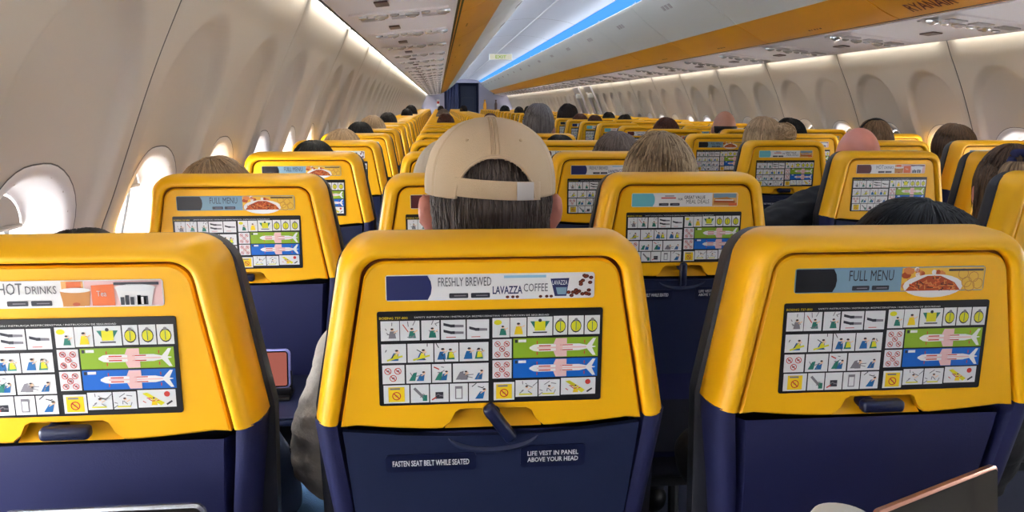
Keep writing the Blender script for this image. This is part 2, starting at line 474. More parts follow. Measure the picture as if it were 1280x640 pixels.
# ------------------------------------------------------------------ overhead bins
BIN = catmull([(.905, 1.606), (.885, 1.612), (.82, 1.640), (.70, 1.709)], 5)
BINU = catmull([(.70, 1.709), (.61, 1.772), (.52, 1.838), (.45, 1.898), (.412, 1.938), (.40, 1.957)], 5)
BL = 1.27
def bin_meshes():
    g = .004
    def strip(P, mats, name, inset):
        bm = bmesh.new()
        a, b = g, BL-g
        grid(bm, [[(-x, y, z) for x, z in P] for y in (a, b)], 0)
        # returns at the ends so that the gap between units reads dark
        for y in (a, b):
            grid(bm, [[(-x, y, z), (-x-.03, y, z+.03)] for x, z in P], 0)
        bmesh.ops.recalc_face_normals(bm, faces=bm.faces)
        return bm
    low = finish(strip(BIN, 0, 0, 0), 'lower_edge', ['orange'], angle=40)
    bm = strip(BINU, 0, 0, 0)
    grid(bm, [[(-x, y, z) for x, z in ((.40, 1.957), (.412, 1.966), (.46, 1.958))] for y in (g, BL-g)], 0)
    dr = finish(bm, 'door', ['bin_white'], angle=40)
    bm = bmesh.new()
    # recessed catch on the door
    x, z = BINU[12]; x2, z2 = BINU[14]
    Q = [(-x, -.02, z), (-x, .02, z), (-x2, .02, z2), (-x2, -.02, z2)]
    nn = (Vector(Q[1])-Vector(Q[0])).cross(Vector(Q[3])-Vector(Q[0])).normalized()
    if nn.z > 0: nn = -nn
    A = [bm.verts.new(Vector(p)+nn*.003) for p in Q]; B = [bm.verts.new(Vector(p)-nn*.004) for p in Q]
    bm.faces.new(A); bm.faces.new(B)
    for k in range(4): bm.faces.new((A[k], B[k], B[(k+1) % 4], A[(k+1) % 4]))
    bmesh.ops.recalc_face_normals(bm, faces=bm.faces)
    la = finish(bm, 'latch', ['vent_grey'])
    bm = bmesh.new()
    for j in range(5):
        y = BL/2-.06+j*.028
        x, z = BIN[8]; x2, z2 = BIN[9]
        d = Vector((-(x2-x), 0, z2-z)); nn = Vector((d.z, 0, -d.x)); nn = nn.normalized()
        if nn.z > 0: nn = -nn
        p = Vector((-x, y, z))+nn*.0015
        w = .018 if j % 2 == 0 else .012
        f = bm.faces.new([bm.verts.new(q) for q in (p, p+Vector((0, w, 0)), p+Vector((0, w, 0))+d*.6, p+d*.6)])
    mk = finish(bm, 'mark', ['orange_mark'])
    return low, dr, la, mk
LOW, DOOR, LATCH, MARK = bin_meshes()
nb = int((Y1-Y0-.3)/BL)
BY0 = 3.1-4*BL
for side, nm in ((-1, 'left'), (1, 'right')):
    cnt = 0
    for i in range(nb):
        y = BY0+i*BL
        if y < Y0 or y+BL > Y1-.35: continue
        if y+BL > .3:
            lab = 'white overhead bin with orange lower edge, %s one along the %s side' % (ORD[cnt], nm); cnt += 1
        else:
            lab = 'white overhead bin with orange lower edge behind the viewer on the %s' % nm
        t = thing('overhead_bin', lab, 'overhead bin', (0, y if side < 0 else y+BL, 0), 'overhead bins on the %s' % nm)
        if side > 0: t.rotation_euler.z = PI
        ob('door', DOOR, t); ob('lower_edge', LOW, t); [ob('latch', LATCH, t, (0, BL/2+dy, 0)) for dy in (-.07, 0, .07)]
        if not (side > 0 and abs(y+.5-2.3) < .7): ob('mark', MARK, t)
        if side > 0 and abs(y+.5-2.3) < .7:
            V, F = text_geo('RYANAIR', True); bm = bmesh.new()
            x, z = BIN[7]; x2, z2 = BIN[11]
            d = Vector((x2-x, 0, z2-z)); nn = Vector((-abs(d.z), 0, -abs(d.x))).normalized()
            vs = [bm.verts.new(Vector((x, 2.95-v[0]*.27, z))+d*(.1+.75*v[1])+nn*.003) for v in V]
            for f in F:
                try: bm.faces.new([vs[q] for q in f])
                except ValueError: pass
            o = ob('lettering', finish(bm, 'lettering', ['orange_mark']), t)
            o.matrix_parent_inverse = (Matrix.Translation((0, y+BL, 0)) @ Matrix.Rotation(PI, 4, 'Z')).inverted()

# ------------------------------------------------------------------ service units under the bins
def soff_z(x): return float(np.interp(x, [.915, 1.04, 1.18, 1.318], [1.602, 1.588, 1.573, 1.556]))
def unit_meshes():
    out = {}
    bm = bmesh.new()
    C = [1.29, 1.25, 1.18, 1.10, 1.04, .98, .945]
    grid(bm, [[(-x, y, soff_z(x)-dz) for x in C] for y, dz in ((-.13, 0), (-.124, .005), (.124, .005), (.13, 0))], 0)
    for f in bm.faces:
        f.normal_update()
        if f.normal.z > 0: f.normal_flip()
    out['plate'] = finish(bm, 'plate', ['unit'])
    bm = bmesh.new()
    for k in range(4):
        box(bm, -.035, .035, -.03+k*.016, -.02+k*.016, -.006, 0)
    out['vent'] = finish(bm, 'air_vent', ['vent_grey'])
    bm = bmesh.new()
    tube(bm, [(0, 0, 0), (0, 0, -.008), (0, 0, -.012)], [.026, .026, .02], 18, 0); tube(bm, [(0, 0, -.0125), (0, 0, -.016)], [.015, .009], 14, 1)
    out['light'] = finish(bm, 'reading_light', ['lens', 'lens'], angle=40)
    bm = bmesh.new(); box(bm, -.022, .022, -.05, .05, -.006, 0, 0, .002)
    out['sign'] = finish(bm, 'indicator_sign', ['sign_dark'])
    bm = bmesh.new(); tube(bm, [(0, 0, 0), (0, 0, -.007), (0, 0, -.01)], [.016, .016, .006], 14, 0)
    out['knob'] = finish(bm, 'air_nozzle', ['lens'], angle=40)
    return out
U = unit_meshes()
ROWS, PITCH, ROW0 = 31, .762, .8244
for side, nm in ((-1, 'left'), (1, 'right')):
    for r in range(ROWS+1):
        y = 2.93+PITCH*(r-3)
        if y > Y1-.8: break
        t = thing('service_unit', 'grey reading light and air vent unit, %s along the %s bin underside' % (ORD[r], nm), 'service unit', (0, y, 0), 'service units on the %s' % nm)
        if side > 0: t.rotation_euler.z = PI
        ob('plate', U['plate'], t)
        tilt = math.atan2(soff_z(1.2)-soff_z(1.0), .2)
        for x in (1.225, 1.115, 1.005):
            z = soff_z(x)-.005
            for nm2, key, dx, dy in (('air_vent', 'vent', 0, .02), ('reading_light', 'light', -.042, -.055), ('air_nozzle', 'knob', .02, -.07)):
                o = ob(nm2, U[key], t, (-x-dx if key != 'vent' else -x, dy, soff_z(x+dx)-.004)); o.rotation_euler.y = tilt
        o = ob('indicator_sign', U['sign'], t, (-1.16, -.36, soff_z(1.16)-.001)); o.rotation_euler.y = tilt

# ------------------------------------------------------------------ front bulkhead
bm = bmesh.new()
box(bm, -1.75, -.78, Y1, Y1+.06, 0, 2.2, 0); box(bm, .40, 1.75, Y1, Y1+.06, 0, 2.2, 0)
box(bm, -.78, .40, Y1, Y1+.06, 1.98, 2.2, 0)
struct(ob('wall_front', finish(bm, 'wall_front', ['bulkhead'])))
bm = bmesh.new()
box(bm, -.84, .46, Y1+1.1, Y1+1.16, 0, 2.2, 0)
box(bm, -.86, -.80, Y1+.06, Y1+1.1, 0, 2.2, 0); box(bm, .42, .48, Y1+.06, Y1+1.1, 0, 2.2, 0); box(bm, -.84, .46, Y1+.06, Y1+1.1, 2.1, 2.16, 0)
struct(ob('trim_9', finish(bm, 'trim', ['bulkhead_dark'])))
bm = bmesh.new(); box(bm, -.20, .36, Y1+1.06, Y1+1.1, 0, 1.9, 0, .01); box(bm, -.14, .26, Y1+1.045, Y1+1.06, .9, 1.5, 1, .005); box(bm, .1, .14, Y1+1.03, Y1+1.06, .95, 1.02, 2)
struct(ob('door_1', finish(bm, 'door', ['cockpit_door', 'galley_grey', 'silver'])))
bm = bmesh.new()
P = []
for i in range(41):
    u = i/40; P.append([(-.78+.48*u, Y1+.1+.025*math.sin(u*30), z) for z in (.05, 1.0, 1.95)])
grid(bm, P); 
tag(ob('curtain', finish(bm, 'curtain', ['bulkhead_dark'], True)), 'dark navy curtain drawn aside in the doorway at the front', 'curtain')
bm = bmesh.new(); box(bm, -.30, -.28, Y1-.03, Y1, 1.5, 1.52)
bm.free()
bm = bmesh.new(); box(bm, -1.04, -.94, Y1-.012, Y1, 1.2, 1.42, 0, .004); box(bm, -1.03, -.95, Y1-.014, Y1-.012, 1.28, 1.36, 1)
tag(ob('notice', finish(bm, 'notice', ['cup_white', 'p_red'])), 'white notice with red patch on the left front bulkhead', 'notice')
for x, w, nm in ((.60, .055, 'left'), (.98, .045, 'right')):
    bm = bmesh.new()
    tube(bm, [(0, 0, 0), (0, 0, .05), (0, 0, .30), (0, 0, .36), (0, 0, .40)], [w, w*1.05, w, w*.5, w*.45], 14, 0)
    box(bm, -w*.6, w*.6, -.02, .02, .40, .44, 1, .004); box(bm, -.03, .03, w*.8, .10, .1, .14, 1)
    tag(ob('safety_bottle', finish(bm, 'safety_bottle', ['orange' if nm == 'left' else 'sign_dark', 'black_trim'], angle=40), None, (x, Y1-.1, .98)), '%s bottle bracketed to the bulkhead right of the doorway' % ('yellow brown' if nm == 'left' else 'dark brown'), 'bottle')
# exit sign hanging below the ceiling
t = thing('exit_sign', 'small pale lit exit sign hanging under the ceiling far down the aisle', 'exit sign', (.05, 13.0, 2.10))
bm = bmesh.new(); box(bm, -.19, .19, -.02, .02, -.12, -.02, 0, .006); tube(bm, [(-.12, 0, 0), (-.12, 0, -.03)], .006, 8); tube(bm, [(.12, 0, 0), (.12, 0, -.03)], .006, 8)
ob('sign_case', finish(bm, 'sign_case', ['bin_white'], angle=40), t)
F_ = Flat(); F_.rect(-.18, -.112, .18, -.028, 'exit_light', 1); F_.text('EXIT', -.09, -.095, .18, .05, 'p_green', 2, True)
o = ob('sign_face', F_.mesh('sign_face'), t, (0, -.0205, 0))
# overwing exits on the right: grey surrounds with a handle cover on top
for i, (y, nm) in enumerate(((12.3, 'nearer'), (13.35, 'farther'))):
    bm = bmesh.new()
    for z0, z1, y0, y1 in ((.75, 1.55, y-.27, y-.22), (.75, 1.55, y+.22, y+.27), (1.46, 1.55, y-.22, y+.22), (.72, .78, y-.22, y+.22)):
        n = 10
        Q = [[(wall_x(z0+(z1-z0)*k/n)+dx, yy, z0+(z1-z0)*k/n) for k in range(n+1)] for yy, dx in ((y0, .01), (y0, -.025), (y1, -.025), (y1, .01))]
        grid(bm, Q)
    d = struct(ob('door_%d' % (i+2), finish(bm, 'door', ['vent_grey'], angle=40)))
    bm = bmesh.new(); x = wall_x(1.40); box(bm, x-.06, x+.01, y-.08, y+.08, 1.37, 1.44, 0, .01)
    struct(ob('door_handle', finish(bm, 'door_handle', ['cup_white'], angle=40), d))

# ------------------------------------------------------------------ passenger seats (origin: floor under the shell's rear face)
ZT = 1.117
OUT = round_poly([(-.2035, .908), (-.167, ZT), (.167, ZT), (.2035, .908)], [0, .042, .042, 0], 8)
INN = round_poly([(-.176, .905), (-.1415, 1.0955), (.1415, 1.0955), (.176, .905)], [0, .026, .026, 0], 8)
def densify(P, per=(6, 9, 8, 9, 6)): return P
def shell_mesh():
    bm = bmesh.new()
    n = len(OUT)
    def inter(t, y):   # between inner and outer outline
        return [(INN[i][0]*(1-t)+OUT[i][0]*t, y, INN[i][1]*(1-t)+OUT[i][1]*t) for i in range(n)]
    rings = [inter(0, .010), inter(0.0, .002), inter(.06, -.002), inter(.25, -.0045), inter(.5, -.003), inter(.72, .003), inter(.88, .012), inter(.97, .024), inter(1.0, .040), inter(1.0, .062), inter(.9, .068)]
    V, F = grid(bm, rings, 0)
    for e in (0, -1):
        f = bm.faces.new([r[e] for r in V])
    bmesh.ops.recalc_face_normals(bm, faces=bm.faces)
    return finish(bm, 'frame', ['yellow'], angle=50)
def panel_outline(g=.0034):
    P = [(x*(1-g/.17), z-g) for x, z in INN]
    z_at = lambda x: .9055-.011*(1-(x/.176)**2)
    bot = [(x, z_at(x)) for x in (.155, .12, .09, .066)]
    notch = [(.058, .8965), (.050, .903), (.044, .915), (.038, .9185), (.0, .9185), (-.038, .9185), (-.044, .915), (-.050, .903), (-.058, .8965)]
    bot2 = [(-x, z_at(x)) for x in (.066, .09, .12, .155)]
    return P+bot+notch+bot2
def panel_mesh():
    bm = bmesh.new(); P = panel_outline()
    inner = []
    c = Vector((0, 1.0))
    n = len(P)
    A = [bm.verts.new((p[0], .012, p[1])) for p in P]
    B = [bm.verts.new((p[0], .004, p[1])) for p in P]
    C = [bm.verts.new((p[0]*.985, .0015, 1.0+(p[1]-1.0)*.975)) for p in P]
    for a, b in ((A, B), (B, C)):
        for i in range(n): bm.faces.new((a[i], b[i], b[(i+1) % n], a[(i+1) % n]))
    fs = bmesh.ops.triangle_fill(bm, edges=[bm.edges.get((C[i], C[(i+1) % n])) for i in range(n)], use_beauty=True)
    # scooped recess behind the latch
    S_ = [[(x*(1.0-.13*t), .008+.016*math.sin(t*PI/2), .8945+.026*t) for x in (-.056, -.035, 0, .035, .056)] for t in (0, .25, .5, .75, 1)]
    grid(bm, S_, 1)
    bmesh.ops.recalc_face_normals(bm, faces=bm.faces)
    for f in bm.faces:
        if f.normal.y > .3: f.normal_flip()
    return finish(bm, 'back_panel', ['yellow', 'yellow_scoop'], angle=30)
def groove_mesh():
    bm = bmesh.new()
    grid(bm, [[(x*k, .011, 1.0+(z-1.0)*k) for x, z in INN] for k in (1.03, .965)])
    for f in bm.faces:
        f.normal_update()
        if f.normal.y > 0: f.normal_flip()
    return finish(bm, 'groove', ['groove'])
def lower_mesh():
    bm = bmesh.new()
    rows = []
    for z, w, y in ((.889, .173, .012), (.87, .171, .013), (.80, .165, .022), (.70, .158, .04), (.60, .152, .055), (.50, .148, .065), (.44, .146, .07)):
        rows.append([(-w, y+.02, z), (-w+.012, y, z), (-w*.5, y, z), (0, y, z), (w*.5, y, z), (w-.012, y, z), (w, y+.02, z)])
    grid(bm, rows)
    for f in bm.faces:
        f.normal_update()
        if f.normal.y > 0: f.normal_flip()
    return finish(bm, 'lower_back', ['navy_cloth'], angle=40)
def bolster_mesh(s):
    bm = bmesh.new(); rows = []
    for z, w, y in ((.909, .203, .0), (.88, .200, .003), (.80, .190, .013), (.70, .180, .03), (.60, .172, .045), (.50, .168, .055), (.44, .166, .06)):
        a, b = w-.028, w
        prof = [(a, y+.02), (a+.003, y+.004), (a+.012, y), (b-.008, y+.002), (b, y+.014), (b, y+.055), (a, y+.06)]
        rows.append([(s*x, yy, z) for x, yy in prof])
    V, F = grid(bm, rows, 0, close_v=True)
    bm.faces.new(V[0]); bm.faces.new(V[-1][::-1])
    bmesh.ops.recalc_face_normals(bm, faces=bm.faces)
    return finish(bm, 'side_bolster', ['navy_cloth'], angle=50)
def cushion_mesh():
    """leather backrest and headrest on the passenger's side"""
    bm = bmesh.new()
    OO = round_poly([(-.196, .46), (-.2085, .908), (-.171, ZT-.003), (.171, ZT-.003), (.2085, .908), (.196, .46)], [0, .02, .044, .044, .02, 0], 6)
    c = Vector((0, .85))
    R = []
    for k, y in ((.97, .056), (1.0, .060), (1.0, .082), (.97, .098), (.90, .108), (.6, .110)):
        R.append([(p[0]*k, y, (p[1] if p[1] < .5 else .85+(p[1]-.85)*(1-(1-k)*.7))) for p in OO])
    V, F = grid(bm, R, 0)
    bm.faces.new(V[-1]); bm.faces.new(V[0][::-1])
    f = bm.faces.new([r[0] for r in V]); f = bm.faces.new([r[-1] for r in V][::-1])
    bmesh.ops.recalc_face_normals(bm, faces=bm.faces)
    return finish(bm, 'backrest', ['navy_leather'], angle=50)
def tray_mesh():
    """tray table folded up against the back"""
    bm = bmesh.new()
    Z = [(.8965, .002), (.88, .004), (.80, .0135), (.70, .031), (.66, .038)]
    rows = []
    for z, y in Z:
        w = .171-(.9-z)*.085
        zs = [z-.0105*(1-(x/w)**2)*(1 if z > .89 else 0) for x in (-w, -w*.6, -w*.3, 0, w*.3, w*.6, w)]
        rows.append([(x, y, zz) for x, zz in zip((-w, -w*.6, -w*.3, 0, w*.3, w*.6, w), zs)])
    V, F = grid(bm, rows)
    back = [[(p.co.x, p.co.y+.009, p.co.z) for p in r] for r in V]
    V2, F2 = grid(bm, back)
    ring = lambda W: W[0]+[r[-1] for r in W[1:]]+W[-1][-2::-1]+[r[0] for r in W[-2:0:-1]]
    a, b = ring(V), ring(V2)
    for i in range(len(a)): bm.faces.new((a[i], b[i], b[(i+1) % len(a)], a[(i+1) % len(a)]))
    # raised crescent grip under the latch
    pts = []
    for k in range(17):
        t = PI+k*PI/16; x = .052*math.cos(t); z = .887+.020*math.sin(t)
        pts.append((x, .0025+(.8965-z)*.11, z))
    tube(bm, pts, [.001+.0035*math.sin(k*PI/16) for k in range(17)], 6)
    bmesh.ops.recalc_face_normals(bm, faces=bm.faces)
    return finish(bm, 'tray_table', ['navy_shell'], angle=40)
def tray_open_mesh():
    bm = bmesh.new()
    box(bm, -.195, .195, -.235, .012, .678, .692, 0, .006, 3)
    box(bm, -.195, -.188, -.22, .0, .692, .696, 0, .001); box(bm, .188, .195, -.22, .0, .692, .696, 0, .001); box(bm, -.19, .19, -.235, -.228, .692, .696, 0, .001)
    for s in (-1, 1): tube(bm, [(s*.198, -.06, .682), (s*.198, .03, .66), (s*.198, .06, .60)], .007, 8)
    return finish(bm, 'tray_table', ['navy_shell'], angle=40)
def latch_mesh(rot):
    bm = bmesh.new()
    box(bm, -.026, .026, -.010, .006, -.0075, .0075, 0, .005, 3)
    tube(bm, [(-.014, .0, 0), (-.014, .02, 0)], .009, 14)
    for v in bm.verts: v.co.x -= -.012 if rot else 0
    if rot: bmesh.ops.rotate(bm, verts=bm.verts, cent=(0, 0, 0), matrix=Matrix.Rotation(rot, 3, 'Y'))
    return finish(bm, 'tray_latch', ['navy_part'], angle=40)
def placard_mesh(lines, w, h):
    F_ = Flat(); F_.slab(rrect(w/2+.008, h/2+.006, .004, 3), 'navy_part', .002)
    for i, t in enumerate(lines):
        hh = h/len(lines)*.72; z = h/2-(i+1)*h/len(lines)+h/len(lines)*.14
        F_.text(t, -w/2, z, w*(1 if len(t) > 12 else .93), hh, 'p_paper', 2, True)
    return F_.mesh('placard')
def seat_base_mesh():
    bm = bmesh.new()
    box(bm, -.212, .212, .10, .54, .36, .46, 0, .03, 4)
    return finish(bm, 'seat_cushion', ['navy_leather'], angle=50)
def seat_leg_mesh():
    bm = bmesh.new()
    box(bm, -.20, .20, .14, .50, .325, .36, 0, .006)
    for s in (-1, 1):
        tube(bm, [(s*.14, .46, .33), (s*.14, .42, .18), (s*.14, .40, .0)], .016, 8); tube(bm, [(s*.14, .17, .33), (s*.14, .13, .0)], .016, 8)
        box(bm, s*.14-.025, s*.14+.025, .10, .44, 0, .02, 0, .004)
    return finish(bm, 'seat_stand', ['grey_frame'], angle=40)

# ---- safety card: a printed sheet, cells measured on the photograph's own card
CW, CH = .252, .1095
def card_mesh():
    c = Flat(); c.slab(rrect(CW/2, CH/2, .0025, 3), 'p_black', .0015)
    U_ = lambda u: -CW/2+CW*(u-40)/990.
    Z_ = lambda v: CH/2-CH*(v-180)/426.
    rnd = random.Random(3)
    def cell(u0, u1, v0, v1, m='p_white'): c.rect(U_(u0), Z_(v1), U_(u1), Z_(v0), m, 1); return (U_(u0), Z_(v1), U_(u1), Z_(v0))
    def fig(q, fx, s, body, vest=None, lean=0.):
        x0, z0, x1, z1 = q; w, h = x1-x0, z1-z0; x = x0+w*fx
        zz = z0+h*.12
        c.poly([(x-.22*h*s, zz), (x+.25*h*s, zz), (x+(.16+lean)*h*s, zz+h*.45*s), (x+(-.12+lean)*h*s, zz+h*.45*s)], body, 2)
        if vest: c.poly([(x-.1*h*s, zz+h*.08), (x+.24*h*s, zz+h*.1), (x+(.12+lean)*h*s, zz+h*.46*s), (x+(-.06+lean)*h*s, zz+h*.42*s)], vest, 3)
        c.disc(x+(.02+lean*1.6)*h*s, zz+h*.56*s, .1*h*s, 'p_skin', 3); c.disc(x+(.0+lean*1.6)*h*s, zz+h*.6*s, .09*h*s, 'p_dark', 4, 8, .06*h*s)
        c.line((x+.1*h*s, zz+h*.35*s), (x+.34*h*s, zz+h*.5*s), .05*h, 'p_skin', 4)
    def lines(q, n, m='p_grey'):
        x0, z0, x1, z1 = q
        for k in range(n):
            a = (x0+(x1-x0)*rnd.uniform(.15, .85), z0+(z1-z0)*rnd.uniform(.15, .85)); b = (a[0]+(x1-x0)*rnd.uniform(-.3, .3), a[1]+(z1-z0)*rnd.uniform(-.2, .3))
            b = (min(max(b[0], x0), x1), min(max(b[1], z0), z1)); c.line(a, b, .0009, m, 3)
    def belt(q, cross):
        x0, z0, x1, z1 = q; h = z1-z0; w = x1-x0
        for k, f in enumerate((.62, .28) if not cross else (.42,)):
            c.poly([(x0+.1*w, z0+h*(f+.10)), (x0+.42*w, z0+h*f), (x0+.42*w, z0+h*(f+.14)), (x0+.1*w, z0+h*(f+.24))], 'p_dark', 2)
            c.poly([(x0+.46*w, z0+h*(f-.0)), (x0+.92*w, z0+h*(f+.0)), (x0+.92*w, z0+h*(f+.12)), (x0+.46*w, z0+h*(f+.14))], 'p_grey', 2)
            c.rect(x0+.38*w, z0+h*(f+.0), x0+.56*w, z0+h*(f+.15), 'p_dark', 3)
        c.line((x0+.2*w, z0+h*.12), (x0+.6*w, z0+h*.12), .0008, 'p_red', 3)
    def nosign(x, z, r):
        c.ring(x, z, r, r*.22, 'p_red', 3); c.line((x-r*.7, z+r*.7), (x+r*.7, z-r*.7), r*.25, 'p_red', 4); c.rect(x-r*.4, z-r*.25, x+r*.4, z+r*.3, 'p_grey', 2)
    # row 1
    for i, (a, b) in enumerate(((55, 135), (138, 222), (230, 308))):
        q = cell(a, b, 222, 310); fig(q, .6, .8, 'p_teal' if i else 'p_grey'); lines(q, 5)
        if i == 1: c.line((q[0]+.003, q[3]-.004), (q[0]+.009, q[1]+.010), .001, 'p_red', 4)
    belt(cell(315, 422, 222, 310), False); belt(cell(428, 525, 222, 310), True)
    q = cell(540, 615, 218, 306); fig(q, .6, .75, 'p_teal'); c.disc(q[0]+.006, q[3]-.005, .0045, 'p_yellow', 3, 10, .003)
    q = cell(618, 690, 218, 304); fig(q, .5, .95, 'p_sign', 'p_sign')
    q = cell(695, 805, 216, 302)
    x = (q[0]+q[2])/2; z = (q[1]+q[3])/2; c.poly([(x-.011, z+.006), (x+.011, z+.006), (x+.005, z-.004), (x-.005, z-.004)], 'p_teal', 2); c.poly([(x-.006, z+.006), (x+.006, z+.006), (x+.006, z-.005), (x-.006, z-.005)], 'p_yellow', 3); c.disc(x, z+.007, .002, 'p_dark', 4); c.line((x-.008, z-.007), (x+.008, z-.007), .0015, 'p_dark', 3)
    for a, b in ((810, 872), (877, 945), (950, 1018)):
        q = cell(a, b, 214, 300); x = (q[0]+q[2])/2; z = (q[1]+q[3])/2
        c.disc(x, z-.001, .0062, 'p_dark', 2, 12, .0078); c.disc(x, z-.001, .0055, 'p_yellow', 3, 12, .0062); c.line((x, z-.006), (x, z+.004), .0008, 'p_teal', 4); c.disc(x, z+.0065, .002, 'p_grey', 4)
    # row 2
    for i, (a, b) in enumerate(((55, 162), (168, 280), (285, 390), (395, 522))):
        q = cell(a, b, 325, 410)
        if i < 2: fig(q, .5, .9, 'p_body', 'p_yellow', .1); c.line((q[0]+.006, q[1]+.003), (q[2]-.004, q[1]+.008), .002, 'p_yellow', 4)
        else: fig(q, .28, .95, 'p_body', None, .05); fig(q, .66, .9, 'p_teal', 'p_yellow')
        lines(q, 3, 'p_dark')
    # row 3
    q = cell(57, 153, 420, 505)
    for dx, dz in ((.25, .68), (.7, .68), (.48, .3)): nosign(q[0]+(q[2]-q[0])*dx, q[1]+(q[3]-q[1])*dz, .0040)
    for i, (a, b) in enumerate(((160, 268), (273, 358), (365, 522))):
        q = cell(a, b, 420, 505)
        fig(q, .55 if i < 2 else .7, .8, 'p_body', None, .15); c.poly([(q[0]+.003, q[1]+.003), (q[0]+.010, q[1]+.003), (q[0]+.012, q[1]+.013), (q[0]+.008, q[1]+.012)], 'p_teal' if i != 2 else 'p_grey', 3); lines(q, 4, 'p_grey')
        if i == 1: c.line((q[0]+.002, q[3]-.003), (q[0]+.008, q[3]-.006), .0014, 'p_red', 4)
        if i == 2: fig(q, .3, .75, 'p_grey', None, .1)
    # row 4
    def device(a, b):
        q = cell(a, b, 512, 595); x = (q[0]+q[2])/2; z = (q[1]+q[3])/2
        c.rect(x-.009, z-.009, x+.009, z+.0085, 'p_sign', 2); nosign(x, z-.002, .0050); c.rect(x-.007, z+.0055, x+.004, z+.0075, 'p_grey', 4)
    device(60, 172)
    q = cell(178, 258, 512, 595); c.line((q[0]+.004, q[3]-.004), (q[2]-.006, q[1]+.006), .003, 'p_grey', 2); c.rect(q[2]-.007, q[1]+.002, q[2]-.002, q[1]+.009, 'p_teal', 3); lines(q, 3)
    q = cell(263, 345, 512, 595); c.rect(q[0]+.006, q[1]+.004, q[2]-.006, q[1]+.012, 'p_dark', 2); c.line((q[0]+.002, q[1]+.003), (q[0]+.007, q[1]+.006), .0016, 'p_red', 3); lines(q, 4)
    q = cell(350, 430, 512, 595); c.rect(q[0]+.006, q[1]+.003, q[2]-.006, q[3]-.003, 'p_grey', 2); c.rect(q[0]+.0072, q[1]+.0042, q[2]-.0072, q[3]-.006, 'p_white', 3)
    q = cell(435, 522, 512, 595); fig(q, .5, .9, 'p_body', None, .2); lines(q, 3, 'p_dark')
    device(545, 638)
    for a, b in ((643, 742), (747, 842)):
        q = cell(a, b, 505, 582); fig(q, .5, .85, 'p_white'); lines(q, 7); c.line((q[0]+.004, q[1]+.003), (q[2]-.006, q[1]+.003), .0016, 'p_yellow', 3)
    q = cell(848, 1005, 500, 578); c.poly([(q[0]+.005, q[3]-.004), (q[0]+.010, q[3]-.003), (q[2]-.012, q[1]+.005), (q[2]-.016, q[1]+.002)], 'p_yellow', 2); fig(q, .42, .7, 'p_sign'); c.disc(q[2]-.009, q[3]-.005, .0032, 'p_red', 3); c.line((q[2]-.010, q[1]+.003), (q[2]-.004, q[1]+.007), .002, 'p_dark', 3); lines(q, 4, 'p_red')
    # aircraft plans
    for v0, v1, m in ((312, 402, 'p_green'), (408, 494, 'p_blue')):
        q = cell(540, 625, v0+2, v1)
        for dx, dz in ((.26, .76), (.74, .76), (.5, .5), (.26, .22), (.74, .22)): nosign(q[0]+(q[2]-q[0])*dx, q[1]+(q[3]-q[1])*dz, .0034)
        q = cell(632, 1012, v0, v1, m); x0, z0, x1, z1 = q; w, h = x1-x0, z1-z0; zc = (z0+z1)/2
        X = lambda f: x0+w*f
        c.poly([(X(.19), zc-.04*h), (X(.24), zc-.16*h), (X(.30), zc-.19*h), (X(.78), zc-.17*h), (X(.90), zc-.06*h), (X(.97), zc-.02*h), (X(.97), zc+.02*h), (X(.90), zc+.06*h), (X(.78), zc+.17*h), (X(.30), zc+.19*h), (X(.24), zc+.16*h), (X(.19), zc+.04*h)], 'p_paper', 2)
        for s in (-1, 1):
            c.poly([(X(.47), zc+s*.16*h), (X(.63), zc+s*.16*h), (X(.63), zc+s*.47*h), (X(.50), zc+s*.47*h)], 'p_pink', 3)
            c.poly([(X(.86), zc+s*.05*h), (X(.93), zc+s*.04*h), (X(.975), zc+s*.44*h), (X(.94), zc+s*.44*h)], 'p_paper', 2)
            c.line((X(.30), zc+s*.10*h), (X(.44), zc+s*.10*h), .06*h, 'p_red', 4); c.line((X(.55), zc+s*.12*h), (X(.70), zc+s*.12*h), .05*h, 'p_red', 4)
            for f in (.28, .84): c.line((X(f), zc+s*.2*h), (X(f), zc+s*.36*h), .0011, 'p_red', 4)
        c.line((X(.28), zc), (X(.86), zc), .07*h, 'p_pink', 3); c.rect(X(.5), zc-.2*h, X(.58), zc+.2*h, 'p_pink', 4)
        c.rect(X(.02), z1-.22*h, X(.05), z1-.06*h, 'p_dark', 3); c.rect(X(.06), z1-.2*h, X(.15), z1-.06*h, 'p_paper', 3)
    c.text('BOEING 737-800', U_(50), Z_(214), .031, .0026, 'p_sign', 2)
    c.text('SAFETY INSTRUCTION / INSTRUKCJA BEZPIECZENSTWA / INSTRUCCION DE SEGURIDAD', U_(200), Z_(213), .150, .0024, 'p_paper', 2)
    return c.mesh('safety_card')
AW, AH = .2315, .0292
def pills(a, x):
    a.poly(rrect(.0105, .0028, .001, 2, x, -.0095), 'p_dark', 2); a.poly(rrect(.0105, .0028, .001, 2, x+.024, -.0095), 'p_dark', 2)
    a.rect(x-.005, -.0102, x+.008, -.0090, 'p_grey', 3); a.rect(x+.019, -.0102, x+.032, -.0090, 'p_grey', 3)
def block(a, m, flip=True):
    P = [(-AW/2+.001, -AH/2+.001), (-.070, -AH/2+.001), (-.0665, -.007), (-.0655, 0), (-.0665, .007), (-.070, AH/2-.001), (-AW/2+.001, AH/2-.001)]
    a.poly(P, m, 1)
